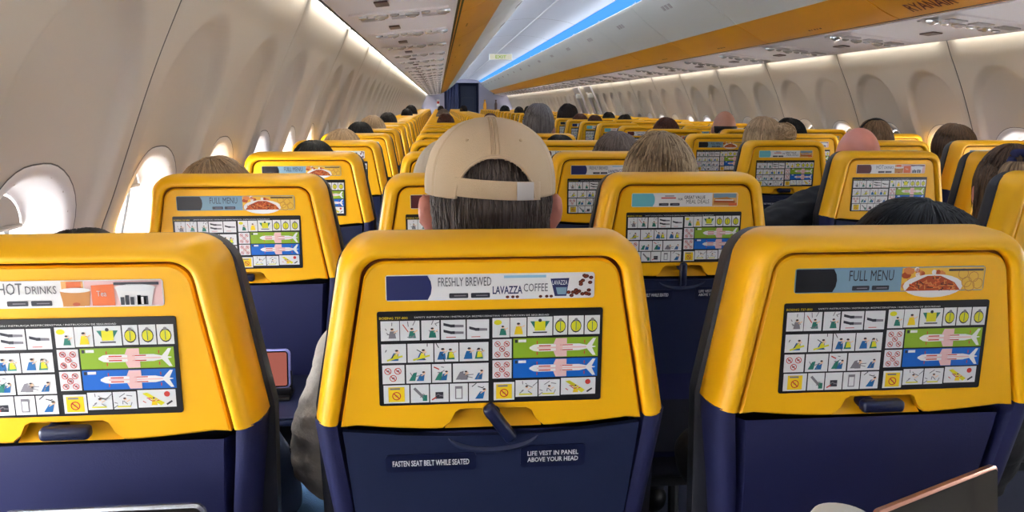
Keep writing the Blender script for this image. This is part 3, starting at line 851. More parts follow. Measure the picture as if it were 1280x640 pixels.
def ad_coffee(block_m='p_navy', dy=0):
    a = Flat(); a.slab(rrect(AW/2, AH/2, .003, 3), 'p_paper'); block(a, block_m)
    a.text('FRESHLY BREWED', -.0585, .0012, .0585, .0100, 'p_text'); a.text('LAVAZZA', .0015, -.0085, .033, .0090, 'p_navy', 2, True); a.text('COFFEE', .036, -.0062, .027, .0090, 'p_text')
    pills(a, -.036); a.rect(.014, .0095, .061, .0125, 'p_lightblue', 2)
    a.poly([(.066, .008), (.087, .0085), (.084, -.012), (.071, -.012)], 'p_navy', 2); a.poly([(.072, -.002), (.0845, -.002), (.0835, -.010), (.074, -.010)], 'p_slate', 3); a.text('LAVAZZA', .068, .001, .017, .005, 'p_paper', 3)
    r = random.Random(5)
    for k in range(26):
        x = r.uniform(.086, .112); z = r.uniform(-.013, .012)
        if z > -.002 and x < .100: continue
        a.disc(x, z, .0026, 'p_brown', 4+k % 3, 8, .0021); a.line((x-.001, z-.001), (x+.001, z+.001), .0005, 'p_sauce', 7)
    for x in (.018, .024, .029, .055, .062, .067): a.disc(x, -.012, .0021, 'p_brown', 2, 8, .0017)
    return a.mesh('advert_strip')
def ad_menu(block_m='p_black'):
    a = Flat(); a.slab(rrect(AW/2, AH/2, .003, 3), 'p_slate'); block(a, block_m)
    a.text('FULL MENU', -.051, -.001, .054, .0125, 'p_dark', 2); pills(a, -.036); a.text('FULL', -.050, -.007, .012, .001, 'p_paper', 2) if 0 else None
    r = random.Random(9); a.rect(.013, -AH/2+.001, AW/2-.001, AH/2-.001, 'p_cheese', 1)
    for k in range(8): a.disc(.016+r.uniform(0, .012), r.uniform(-.010, .012), .006, r.choice(['p_pasta', 'p_cheese', 'p_sauce', 'p_paper']), 2+k % 3, 9, .004)
    a.disc(.052, -.008, .037, 'p_paper', 5, 20, .014); a.poly([(.018, -AH/2+.001), (.086, -AH/2+.001), (.078, -.004), (.060, .004), (.044, .004), (.026, -.004)], 'p_sauce', 6)
    for k in range(46):
        x = .024+r.uniform(0, .056); z = -.013+r.uniform(0, 1)*(.016-abs(x-.052)*.35); t = r.uniform(0, PI)
        a.line((x-.004*math.cos(t), max(-.0135, z-.0025*math.sin(t))), (x+.004*math.cos(t), max(-.0135, z+.0025*math.sin(t))), .0013, r.choice(['p_pasta', 'p_pasta', 'p_cuporange', 'p_brown']), 7+k % 4)
    for x, z in ((.093, -.004), (.101, .002), (.097, -.009), (.107, -.006), (.088, .006)): a.disc(x, z, .0065, 'p_cheese', 6, 12, .005); a.ring(x, z, .0065, .0008, 'p_bread', 7)
    for k in range(10): a.disc(.03+r.uniform(0, .04), .008+r.uniform(-.003, .004), .003, r.choice(['p_sauce', 'p_pasta', 'p_paper']), 4)
    a.rect(.069, .0095, .112, .012, 'p_dark', 11)
    return a.mesh('advert_strip')
def ad_hot(block_m='p_maroon'):
    a = Flat(); a.slab(rrect(AW/2, AH/2, .003, 3), 'p_paper'); block(a, block_m)
    a.text('HOT', -.050, .0, .024, .0125, 'p_text', 2); a.text('DRINKS', -.023, .0005, .031, .0085, 'p_text', 2); pills(a, -.032)
    a.rect(.013, -AH/2+.001, .035, AH/2-.001, 'p_caramel', 1); a.rect(.018, .006, .033, .013, 'p_cuporange', 2); a.poly([(.011, .005), (.042, .005), (.040, -.013), (.014, -.013)], 'p_bread', 3); a.disc(.0265, .004, .016, 'p_paper', 4, 14, .0028); a.disc(.027, -.011, .004, 'p_sauce', 5, 8, .002)
    a.rect(.036, -AH/2+.001, AW/2-.001, AH/2-.001, 'p_pink', 1); a.poly([(.043, .009), (.066, .010), (.066, -.013), (.043, -.013)], 'p_cuporange', 3); a.rect(.038, .0, .046, .012, 'p_pink', 2); a.text('Tea', .048, -.003, .010, .006, 'p_paper', 4)
    a.poly([(.068, .005), (.107, .005), (.103, -.0135), (.072, -.0135)], 'p_paper', 5); a.disc(.0875, .006, .021, 'p_white', 6, 16, .004)
    for k, x in enumerate((.072, .077, .082, .089, .094)): a.rect(x, -.0125, x+.0038, -.004+.002*(k % 2), 'p_dark', 7)
    a.rect(.089, -.0125, .100, -.003, 'p_dark', 7); a.rect(.093, -.012, .0955, -.004, 'p_paper', 8)
    a.rect(.066, .009, .112, .012, 'p_dark', 6)
    return a.mesh('advert_strip')
def ad_deal(block_m='p_aqua'):
    a = Flat(); a.slab(rrect(AW/2, AH/2, .003, 3), 'p_paper'); block(a, block_m)
    a.text('GREAT VALUE', -.002, .002, .046, .007, 'p_text', 2, True); a.text('MEAL DEALS', .003, -.008, .050, .0085, 'p_text', 2); a.text('FOR', -.015, -.001, .010, .005, 'p_text', 2, True); pills(a, -.046)
    a.rect(-.052, .003, -.020, .0055, 'p_red', 2); a.rect(-.044, .0075, -.024, .0095, 'p_grey', 2)
    a.rect(.060, -AH/2+.001, AW/2-.001, AH/2-.001, 'p_caramel', 1); a.rect(.062, .004, .112, .013, 'p_slate', 2)
    a.poly([(.062, -.010), (.108, -.012), (.111, -.003), (.092, .006), (.066, .003)], 'p_bread', 3); a.line((.063, -.004), (.109, -.005), .003, 'p_sauce', 4); a.line((.066, -.0005), (.106, -.001), .002, 'p_paper', 5); a.rect(.096, -.013, .114, -.007, 'p_cuporange', 6)
    return a.mesh('advert_strip')

SM = dict(frame=shell_mesh(), panel=panel_mesh(), groove=groove_mesh(), lower=lower_mesh(), bl=bolster_mesh(-1), br=bolster_mesh(1), cushion=cushion_mesh(), tray=tray_mesh(), tray_open=tray_open_mesh(),
          latch=latch_mesh(0), latch_diag=latch_mesh(math.radians(55)), latch_down=latch_mesh(math.radians(90)), base=seat_base_mesh(), stand=seat_leg_mesh(), card=card_mesh(),
          pl1=placard_mesh(['FASTEN SEAT BELT WHILE SEATED'], .088, .0105), pl2=placard_mesh(['LIFE VEST IN PANEL', 'ABOVE YOUR HEAD'], .060, .017))
ADS = dict(coffee=ad_coffee(), menu=ad_menu(), hot=ad_hot(), deal=ad_deal())
ADN = dict(coffee='coffee strip', menu='menu strip', hot='hot drinks strip', deal='meal deal strip')
XS = {('left', 'window'): -1.392, ('left', 'middle'): -.927, ('left', 'aisle'): -.462, ('right', 'aisle'): .462, ('right', 'middle'): .927, ('right', 'window'): 1.392}
def row_y(r): return ROW0+PITCH*r
SPEC = {(0, 'left', 'window'): ('hot', 'open', 'latch'), (0, 'left', 'middle'): ('coffee', 'shut', 'latch_diag'), (0, 'left', 'aisle'): ('menu', 'open', 'latch'),
        (1, 'left', 'window'): ('menu', 'open', 'latch'), (1, 'left', 'middle'): ('hot', 'shut', 'latch'), (1, 'left', 'aisle'): ('deal', 'shut', 'latch_down'), (2, 'left', 'window'): ('menu', 'shut', 'latch'),
        (2, 'left', 'aisle'): ('coffee', 'shut', 'latch'), (2, 'right', 'aisle'): ('hot', 'shut', 'latch'), (3, 'right', 'aisle'): ('deal', 'shut', 'latch'), (4, 'right', 'aisle'): ('menu', 'shut', 'latch'), (3, 'left', 'aisle'): ('hot', 'shut', 'latch')}
ro = random.Random(21)
for r in range(ROWS):
    for (side, pos), x in XS.items():
        if side == 'right' and (r == 0 or (r == 1 and pos != 'aisle')): continue      # outside the frame
        ad, tr, lt = SPEC.get((r, side, pos), (ro.choice(['coffee', 'menu', 'hot', 'deal']), 'shut', ro.choice(['latch', 'latch', 'latch_down'])))
        lab = 'yellow-backed %s seat %s of the aisle, %s row ahead%s' % (pos, side, ORD[r], '' if r > 5 else ', bearing a '+ADN[ad])
        if r == 0: lab = lab.replace('nearest row ahead', 'nearest row')
        t = thing('passenger_seat', lab, 'seat', (x, row_y(r), 0), 'passenger seats')
        if r > 0: t.rotation_euler = (0, 0, math.radians(ro.uniform(-.5, .5)))
        ob('frame', SM['frame'], t)
        p = ob('back_panel', SM['panel'], t); ob('panel_groove', SM['groove'], p)
        ob('safety_card', SM['card'], t, (-.0025, .0002, .9815)); ob('advert_strip', ADS[ad], t, (-.0025, .0004, 1.0625))
        ob('backrest', SM['cushion'], t); ob('lower_back', SM['lower'], t)
        ob('seat_cushion', SM['base'], t); ob('seat_stand', SM['stand'], t)
        if r > 14: continue
        ob('side_bolster', SM['bl'], t); ob('side_bolster', SM['br'], t)
        ob('tray_latch', SM[lt], t, (0, -.001, .909 if lt == 'latch' else .913))
        if tr == 'open': ob('tray_table', SM['tray_open'], t)
        else:
            q = ob('tray_table', SM['tray'], t)
            if r < 4:
                o = ob('placard', SM['pl1'], q, (-.072, .0055, .8535)); o.rotation_euler.x = .13
                o = ob('placard', SM['pl2'], q, (.070, .0055, .8565)); o.rotation_euler.x = .13

# ------------------------------------------------------------------ passengers
def ball(bm, c, r, n=12):
    q = bmesh.ops.create_uvsphere(bm, u_segments=n*2, v_segments=n, radius=1)
    r = (r, r, r) if not isinstance(r, (tuple, list)) else r
    for v in q['verts']: v.co = Vector((c[0]+v.co.x*r[0], c[1]+v.co.y*r[1], c[2]+v.co.z*r[2]))
def limb(bm, pts, rad, n=14):
    for i in range(len(pts)-1):
        a, b = Vector(pts[i]), Vector(pts[i+1])
        tube(bm, [a, a.lerp(b, .5), b], [rad[i], (rad[i]+rad[i+1])/2, rad[i+1]], n)
    for p, r in zip(pts, rad): ball(bm, p, r, 8)
def remesh(bm, name, vox, smooth=4):
    bmesh.ops.recalc_face_normals(bm, faces=bm.faces)
    me = bpy.data.meshes.new(name); bm.to_mesh(me); bm.free()
    o = bpy.data.objects.new(name, me); COL.objects.link(o)
    m = o.modifiers.new('r', 'REMESH'); m.mode = 'VOXEL'; m.voxel_size = vox
    if smooth:
        s = o.modifiers.new('s', 'SMOOTH'); s.factor = .5; s.iterations = smooth
    bpy.context.view_layer.update()
    out = bpy.data.meshes.new_from_object(o.evaluated_get(bpy.context.evaluated_depsgraph_get())); out.name = name
    bpy.data.objects.remove(o); bpy.data.meshes.remove(me)
    for p in out.polygons: p.use_smooth = True
    return out
HC = Vector((0, .235, 1.14))                     # centre of the skull in body space
def pose(elbow_l=(-.215, .29, .715), elbow_r=(.215, .29, .715), knee_l=(-.11, .57, .545), knee_r=(.11, .57, .545), hand_l=(-.09, .50, .655), hand_r=(.09, .50, .655)):
    return dict(el=elbow_l, er=elbow_r, kl=knee_l, kr=knee_r, hl=hand_l, hr=hand_r)
def torso(bm, g):
    for c, r in (((0, .27, .575), (.165+g, .125+g, .10+g)), ((0, .255, .68), (.145+g, .115+g, .12+g)), ((0, .245, .80), (.158+g, .115+g, .13+g)), ((0, .24, .89), (.160+g, .105+g, .08+g))): ball(bm, c, r, 16)
    limb(bm, [(-.155, .24, .925), (0, .235, .955), (.155, .24, .925)], [.05+g, .055+g, .05+g])
def arms(bm, p, g):
    for s, e, h in ((-1, p['el'], p['hl']), (1, p['er'], p['hr'])):
        limb(bm, [(s*.165, .24, .92), tuple((Vector((s*.165, .24, .92))+Vector(e))/2+Vector((s*.01, 0, 0))), e, tuple(Vector(e).lerp(Vector(h), .5)), tuple(Vector(e).lerp(Vector(h), .9))], [.052+g, .046+g, .038+g, .036+g, .026+g])
def legs(bm, p, g):
    for s, k in ((-1, p['kl']), (1, p['kr'])):
        k = Vector(k)
        limb(bm, [(s*.085, .30, .565), tuple((Vector((s*.085, .30, .56))+k)/2), tuple(k), (k.x, k.y+.01, .32), (k.x, k.y, .10)], [.085+g, .072+g, .056+g, .050+g, .036+g])
def body_mesh(p, vox=.0055, ear=0, turn=0):
    bm = bmesh.new()
    torso(bm, 0); arms(bm, p, 0); legs(bm, p, 0)
    for k in (p['kl'], p['kr']): limb(bm, [(k[0], k[1]-.02, .05), (k[0], k[1]+.09, .045), (k[0], k[1]+.16, .035)], [.042, .042, .032])
    limb(bm, [(0, .222, .95), (0, .225, 1.02), (0, .232, 1.10)], [.062, .053, .052])
    nh = len(bm.verts)
    # head: skull, face, jaw, nose, brow, lips, eyes, ears
    ball(bm, HC, (.073, .094, .108), 18); ball(bm, (0, .265, 1.11), (.062, .072, .085), 16); ball(bm, (0, .285, 1.055), (.046, .048, .040), 12)
    limb(bm, [(0, .325, 1.135), (0, .345, 1.098)], [.009, .014]); ball(bm, (0, .338, 1.09), (.017, .012, .008)); limb(bm, [(-.04, .315, 1.148), (0, .324, 1.150), (.04, .315, 1.148)], [.009, .010, .009])
    limb(bm, [(-.02, .325, 1.064), (0, .331, 1.066), (.02, .325, 1.064)], [.006, .008, .006])
    for s in (-1, 1):
        ball(bm, (s*.031, .318, 1.128), .012); ball(bm, (s*(.078+ear*.6), .235, 1.118), (.011, .021, .033)); ball(bm, (s*(.083+ear), .226, 1.128), (.009, .012, .024)); ball(bm, (s*.045, .285, 1.10), (.022, .03, .03))
    bm.verts.ensure_lookup_table()
    if turn: bmesh.ops.rotate(bm, verts=bm.verts[nh:], cent=HC, matrix=Matrix.Rotation(turn, 3, 'Z'))
    # hands: palm, four fingers bent over the thigh, thumb from the side
    for s, e, h in ((-1, p['el'], p['hl']), (1, p['er'], p['hr'])):
        e, h = Vector(e), Vector(h); d = (h-e).normalized(); side = d.cross(Vector((0, 0, 1))).normalized(); up = side.cross(d)
        pc = h+d*.03
        limb(bm, [tuple(Vector(e).lerp(h, .9)), tuple(h)], [.025, .022])
        for q in (-.024, -.008, .008, .024): limb(bm, [tuple(h+side*q*.6), tuple(h+d*.075+side*q)], [.014, .012])
        for q, L in ((-.029, .058), (-.010, .072), (.010, .076), (.029, .066)):
            a = h+d*.078+side*q; b = a+d*L*.45-up*.008; c_ = b+d*L*.30-up*.016; e_ = c_+d*L*.10-up*.018
            limb(bm, [tuple(a), tuple(b), tuple(c_), tuple(e_)], [.0095, .009, .0085, .0075], 8)
        tside = side*(-s if side.x*s > 0 else s)
        a = h+d*.02-side*.022*(1 if side.x*s > 0 else -1); b = a+d*.035-side*.022*(1 if side.x*s > 0 else -1)-up*.01
        limb(bm, [tuple(a), tuple(b), tuple(b+d*.032-up*.012)], [.013, .0105, .009], 8)
    return remesh(bm, 'person', vox, 3)
def top_mesh(p, g, vox=.009, collar=True, fold=0.):
    bm = bmesh.new(); torso(bm, g); arms(bm, p, g)
    limb(bm, [(0, .225, .95), (0, .226, .985+g*.5)], [.068+g*.5, .062+g*.4])
    me = remesh(bm, 'jacket', vox, 4)
    if fold:
        for v in me.vertices:
            n = noise.noise(Vector((v.co.x*9, v.co.y*9, v.co.z*26)))+.5*noise.noise(Vector((v.co.x*30, v.co.y*30, v.co.z*50)))
            v.co += v.normal*n*fold
    return me
def trouser_mesh(p, g=.012):
    bm = bmesh.new(); ball(bm, (0, .275, .575), (.172+g*.5, .13+g*.5, .10+g*.5), 16); legs(bm, p, g)
    return remesh(bm, 'trousers', .010, 4)
def shoe_mesh(p):
    bm = bmesh.new()
    for k in (p['kl'], p['kr']): limb(bm, [(k[0], k[1]-.02, .056), (k[0], k[1]+.09, .050), (k[0], k[1]+.165, .045)], [.050, .048, .040])
    return remesh(bm, 'shoes', .012, 3)
def hair_mesh(limit, thick, seed, tail=None, strands=500, rough=.004, parting=None, extra=None, rx=(.076, .097, .111), slen=1.):
    """cap of hair over the skull from the crown down to limit(azimuth); azimuth 0 is the back of the head"""
    bm = bmesh.new(); r = random.Random(seed); NU, NV = 120, 30
    crown = Vector((0, -.02, 0))
    def surf(az, th, out):
        t_ = math.radians(th)
        d = Vector((math.sin(az)*math.sin(t_), -math.cos(az)*math.sin(t_), math.cos(t_)))
        q = Vector((d.x*rx[0], d.y*rx[1], d.z*rx[2])); k = 1+out/.09
        p = HC+q*k
        if th > 100:                               # below the widest line hair hangs instead of following the skull
            w = Vector((math.sin(az)*rx[0]*.985, -math.cos(az)*rx[1]*.985, 0))*k
            p = HC+Vector((w.x, w.y, rx[2]*math.cos(math.radians(100))*k-(th-100)*.0021))
        return p
    P = []
    for i in range(NU):
        az = 2*PI*i/NU; row = []
        lm = limit(az)
        for j in range(NV+1):
            v = j/NV; th = 1+(lm-1)*v
            g = noise.noise(Vector((math.sin(az)*7, math.cos(az)*7, v*1.5+seed)))*rough+noise.noise(Vector((math.sin(az)*22, math.cos(az)*22, v*2+seed)))*rough*.6
            o = thick(az, v)*(1 if j < NV else .1)+(g if j else 0)*(min(1, v*4))
            row.append(surf(az, th, o))
        P.append(row)
    grid(bm, P, 0, close_u=True, uv=True)
    lay = bm.loops.layers.uv.verify()
    # separate locks lying over the mass
    for s in range(strands):
        az = r.uniform(0, 2*PI); lm = limit(az); a0 = r.uniform(0, .45); a0 = a0 if slen == 1 else r.uniform(0, .95); a1 = min(1.02, a0+slen*r.uniform(.35, .6)); sw = r.uniform(-.18, .18); pts = []
        for k in range(6):
            v = a0+(a1-a0)*k/5; pts.append(surf(az+sw*(v-a0), 1+(lm-1)*v, thick(az, min(1, v))+rough*.5+r.uniform(-.0008, .0014)))
        n0 = len(bm.faces)
        q_ = 1 if slen == 1 else .5; F = tube(bm, pts, [.0006*q_, .0016*q_, .002*q_, .002*q_, .0016*q_, .0004*q_], 4, 0, False)
        uu = r.random()
        for f in F:
            for l in f.loops: l[lay].uv = (uu+r.uniform(0, .004), .5)
    if extra: extra(bm, r, lay)
    bmesh.ops.recalc_face_normals(bm, faces=bm.faces)
    return finish(bm, 'hair', [], True)
front = lambda az: abs((az+PI) % (2*PI)-PI)/PI          # 0 at the back, 1 at the face
def short_limit(az): f = front(az); return 118-26*sstep(.12, .38, f)-34*sstep(.45, .7, f)
def long_limit(az): f = front(az); return 175-30*sstep(.35, .6, f)-75*sstep(.62, .8, f)
def mid_limit(az): f = front(az); return 130-20*sstep(.3, .55, f)-60*sstep(.55, .75, f)
HAIR = {
    'buzz': hair_mesh(short_limit, lambda a, v: .003+.003*math.sin(v*PI), 1, strands=900, rough=.0015),
    'nape': hair_mesh(lambda az: 126-52*sstep(.38, .50, front(az))-16*sstep(.5, .7, front(az)), lambda a, v: .004+.003*math.sin(v*PI), 1, strands=2600, rough=.002, slen=.22),
    'short': hair_mesh(short_limit, lambda a, v: .008+.008*math.sin(min(1, v*1.3)*PI), 2, strands=700, rough=.005),
    'tousled': hair_mesh(mid_limit, lambda a, v: .014+.010*math.sin(v*PI), 3, strands=900, rough=.010),
    'long': hair_mesh(long_limit, lambda a, v: .010+.012*math.sin(min(1, v)*PI*.8), 4, strands=1100, rough=.006),
    'sleek': hair_mesh(long_limit, lambda a, v: .030+.012*math.sin(min(1, v)*PI*.8), 14, strands=1100, rough=.003),
    'big': hair_mesh(long_limit, lambda a, v: .028+.022*math.sin(min(1, v)*PI*.9), 5, strands=700, rough=.016),
}
def bun_extra(c, rad, seed):
    def fn(bm, r, lay):
        for s in range(260):
            d = Vector((r.gauss(0, 1), r.gauss(0, 1), r.gauss(0, 1))).normalized(); e = Vector((r.gauss(0, 1), r.gauss(0, 1), r.gauss(0, 1))).normalized()
            e = (e-d*e.dot(d)).normalized(); k = rad*r.uniform(.82, 1.08); pts = [Vector(c)+(d*math.cos(t)+e*math.sin(t))*k for t in (0, .35, .7, 1.05, 1.4, 1.75)]
            F = tube(bm, pts, [.001, .0025, .003, .003, .0025, .001], 5, 0, False); uu = r.random()
            for f in F:
                for l in f.loops: l[lay].uv = (uu, .5)
        n0 = len(bm.faces); ball(bm, c, rad*.9, 12)
    return fn
HAIR['bun'] = hair_mesh(mid_limit, lambda a, v: .010+.010*math.sin(v*PI), 6, strands=800, rough=.006, extra=bun_extra((.055, .135, 1.19), .055, 3))
HAIR['topbun'] = hair_mesh(mid_limit, lambda a, v: .010+.010*math.sin(v*PI), 8, strands=300, rough=.006, extra=bun_extra((.0, .15, 1.235), .045, 4))
def fringe(bm, r, lay):
    pass
HAIR['fringe'] = None
def fringe_mesh():
    bm = bmesh.new(); P = []
    for i in range(81):
        az = -PI*.66+PI*1.32*i/80; row = []
        for j in range(9):
            th = 84+34*j/8-22*sstep(.3, .55, front(az))*(j/8); t_ = math.radians(th)
            o = 1+(.04 if 0 < j < 8 else -.01)+noise.noise(Vector((az*9, j*.6, 2)))*.02
            row.append(HC+Vector((math.sin(az)*math.sin(t_)*.0745*o, -math.cos(az)*math.sin(t_)*.096*o, math.cos(t_)*.110*o)))
        P.append(row)
    grid(bm, P, 0, uv=True); bmesh.ops.recalc_face_normals(bm, faces=bm.faces)
    return finish(bm, 'hair', [], True)
HAIR['fringe'] = fringe_mesh()
def ponytail_mesh():
    bm = bmesh.new(); r = random.Random(12); c = Vector((-.012, .118, 1.222)); lay = bm.loops.layers.uv.verify()
    for s_ in range(520):
        a = r.uniform(0, 2*PI); q = r.uniform(.2, 1); pts = []
        for k in range(8):
            t = k/7; rad = (.012+.036*math.sin(min(1, t*1.2)*PI*.75))*q
            pts.append(c+Vector((math.cos(a)*rad-.02*t, -.05*math.sin(t*PI*.6)-.012+math.sin(a)*rad*.6, .018*math.sin(t*PI*.5)-.20*t*t)))
        F = tube(bm, pts, [.0015, .0028, .003, .003, .003, .0026, .002, .0006], 4, 0, False); uu = r.random()
        for f in F:
            for l in f.loops: l[lay].uv = (uu, .5)
    bmesh.ops.recalc_face_normals(bm, faces=bm.faces)
    return finish(bm, 'ponytail', ['hair_lightbrown'], True)
HAIR['pony'] = hair_mesh(lambda az: 150-26*sstep(.40, .52, front(az))-64*sstep(.55, .75, front(az)), lambda a, v: .008+.005*math.sin(v*PI), 7, strands=900, rough=.003)

P_STD = pose()
P_CAP = pose(elbow_r=(.165, .33, .72), hand_r=(.03, .49, .665), elbow_l=(-.238, .25, .755), knee_l=(-.300, .53, .545), hand_l=(-.15, .48, .66))
P_BALD = pose(elbow_l=(-.345, .20, .85), hand_l=(-.12, .44, .70))
P_BLK = pose(elbow_l=(-.325, .22, .79), elbow_r=(.20, .29, .72))
BODY = {'std': body_mesh(P_STD)}
TOP = {'std': top_mesh(P_STD, .012, fold=.003), 'coat': top_mesh(P_BLK, .026, fold=.008)}
TRO = {'std': trouser_mesh(P_STD)}
BODY['cap'] = body_mesh(P_CAP, ear=.010); TOP['cap'] = top_mesh(P_CAP, .026, .006, fold=.011); TRO['cap'] = trouser_mesh(P_CAP, .018)
BODY['turn'] = body_mesh(P_STD, turn=-.45)
BODY['bald'] = body_mesh(P_BALD); TOP['bald'] = top_mesh(P_BALD, .046, fold=.010); TRO['bald'] = TRO['std']
BODY['blk'] = body_mesh(P_BLK); TOP['blk'] = TOP['coat']; TRO['blk'] = TRO['std']
SHOE = {'std': shoe_mesh(P_STD), 'cap': shoe_mesh(P_CAP)}
for d in (BODY, TOP, TRO, SHOE): 
    for me in d.values():
        if not me.materials: me.materials.append(None)
for me in HAIR.values(): me.materials.append(None)
def setm(o, m): o.material_slots[0].link = 'OBJECT'; o.material_slots[0].material = MATS[m]
def person(r, side, pos, top, label, hair, hairm, shirt='shirt_grey', body='std', dx=0, dy=0, skin='skin', trou='trousers', lean=0, turn=0, hair_h=.014):
    """seated passenger; top = height of the crown of the hair above the floor"""
    s = (top-hair_h-.46)/(1.248-.46)
    o = ob('person', BODY[body]); setm(o, skin)
    o.scale = (max(.9, s), max(.9, s), s); o.location = (XS[(side, pos)]+dx, row_y(r)+.114-.114*max(.9, s)+dy, .462*(1-s))
    o.rotation_euler = (0, lean, turn)
    tag(o, label, 'person', 'passengers')
    j = ob('jacket', TOP[body if body in TOP else 'std'], o); setm(j, shirt)
    t = ob('trousers', TRO[body if body in TRO else 'std'], o); setm(t, trou)
    f = ob('shoes', SHOE['cap' if body == 'cap' else 'std'], o); setm(f, 'black_trim')
    if hair:
        h = ob('hair', HAIR[hair], o); setm(h, hairm)
    return o

# man in the beige cap, nearest middle seat
capman = person(0, 'left', 'middle', 1.240, 'man in a beige baseball cap worn forward, seen from behind, pale knit sweater', 'nape', 'hair_pepper', 'sweater', 'cap', dx=.012, skin='skin_pink', trou='jeans', hair_h=.004)
def cap_meshes():
    out = {}
    cx, cy, zb, H = 0, .237, 1.153, .1015; a, b = .092, .110; ex = 2.35
    def dome(az, v, k=1):
        t = v*PI/2; s = math.sin(t); c = max(0, 1-s**ex)**(1/ex)
        return Vector((cx+math.sin(az)*a*c*k, cy-math.cos(az)*b*c*k, zb+H*s*(1 if k == 1 else k)))
    def opening(p): 
        z = (p.z-zb-.001)/.052
        return p.y < cy and 0 <= z < 1 and abs(p.x) < .050*math.sqrt(1-z*z)
    bm = bmesh.new(); NU, NV = 216, 60; P = []
    for i in range(NU):
        az = 2*PI*i/NU; row = []
        ps = min(abs((az-k*PI/3+PI) % (2*PI)-PI) for k in range(6))
        for j in range(NV):
            v = j/NV*.985; p = dome(az, v); n = Vector((p.x-cx, p.y-cy, (p.z-zb)*.8)).normalized()
            # stitched seams and soft sag of the cloth
            p += n*(-.0012*math.exp(-(ps/.018)**2)+.0008*math.exp(-((ps-.05)/.02)**2)+.0012*noise.noise(p*28))
            row.append(p)
        P.append(row)
    V, F = grid(bm, P, 0, close_u=True)
    bm.faces.new([r[-1] for r in V])
    bmesh.ops.delete(bm, geom=[f for f in F if opening(f.calc_center_median())], context='FACES')
    bmesh.ops.recalc_face_normals(bm, faces=bm.faces)
    bmesh.ops.solidify(bm, geom=bm.faces[:], thickness=.0018)
    out['crown'] = finish(bm, 'cap', ['cap_cloth'], True)
    bm = bmesh.new(); pts = []
    for k in range(41):
        t = PI*k/40; x = .0505*math.cos(t); z = zb+.001+.0535*math.sin(t)
        s = min(1, (z-zb)/H); c = (1-s**ex)**(1/ex); q = min(1, abs(x)/(a*c)); y = cy-b*c*math.sqrt(max(0, 1-q*q))
        pts.append((x, y-.0008, z))
    tube(bm, pts, .0021, 8)
    out['piping'] = finish(bm, 'piping', ['cap_cloth'], True)
    bm = bmesh.new()
    def band(x0, x1, z0, z1, off, mi, tilt=0):
        P = []
        for k in range(25):
            x = x0+(x1-x0)*k/24; row = []
            for z in (z0, z0+.002, z1-.002, z1):
                zz = z+tilt*x; q = abs(x)/a; y = cy-b*math.sqrt(1-q*q)
                row.append((x, y-off-(0 if z in (z0, z1) else .0008), zz))
            P.append(row)
        V, F = grid(bm, P, mi); V2, F2 = grid(bm, [[(p[0], p[1]+.002, p[2]) for p in r] for r in P], mi)
        for e in (0, -1):
            for i in range(24): bm.faces.new((V[i][e], V[i+1][e], V2[i+1][e], V2[i][e])).material_index = mi
        for e in (0, -1):
            for j in range(3): bm.faces.new((V[e][j], V[e][j+1], V2[e][j+1], V2[e][j])).material_index = mi
    band(-.052, .060, zb+.001, zb+.025, .0012, 0, -.06); band(.027, .050, zb+.0015, zb+.0245, .0034, 1, -.06)
    bmesh.ops.recalc_face_normals(bm, faces=bm.faces)
    out['strap'] = finish(bm, 'strap', ['cap_cloth', 'cap_buckle'], angle=50)
    bm = bmesh.new(); ball(bm, (0, cy, zb+H), (.008, .008, .0035))
    out['button'] = finish(bm, 'button', ['cap_cloth'], True)
    bm = bmesh.new()
    P = []
    for i in range(25):
        u = -1+2*i/24; P.append([(u*.078, cy+b*math.sqrt(1-min(.98, (u*.078/a)**2))*.96+d*.068*math.sqrt(1-u*u*.8), zb+.012-.022*u*u-d*.012) for d in (0, .5, 1)])
    grid(bm, P); bmesh.ops.recalc_face_normals(bm, faces=bm.faces); bmesh.ops.solidify(bm, geom=bm.faces[:], thickness=.003)
    out['brim'] = finish(bm, 'brim', ['cap_cloth'], True)
    bm = bmesh.new()
    for az in (-.52, .52, 1.57, -1.57):
        p = dome(az, .52); n = Vector((p.x-cx, p.y-cy, p.z-zb)).normalized()
        tube(bm, [p-n*.001, p+n*.0012], [.0024, .0018], 10)
    out['eyelet'] = finish(bm, 'eyelet', ['cap_seam'])
    # double stitching beside the centre seam
    bm = bmesh.new()
    for d in (-.055, .055, 0):
        pts = []
        for k in range(24):
            v = .38+.58*k/23; c_ = max(.02, 1-math.sin(v*PI/2)**ex)**(1/ex); p = dome(max(-.5, min(.5, d*.09/(a*c_))), v); n = Vector((p.x-cx, p.y-cy, (p.z-zb))).normalized(); pts.append(p+n*.0008)
        tube(bm, pts, .0007 if d else .0011, 6)
    out['stitching'] = finish(bm, 'stitching', ['cap_seam'], True)
    return out
hr = [c for c in capman.children if c.name.startswith('hair')][0]; hr.scale = (1.045, .965, .90); hr.location = (0, .005, .114)
CM = cap_meshes()
cap = ob('cap', CM['crown'], capman); cap['label'] = 'beige baseball cap with open back and strap'
for k in ('piping', 'strap', 'button', 'brim', 'eyelet', 'stitching'): ob(k, CM[k], cap)

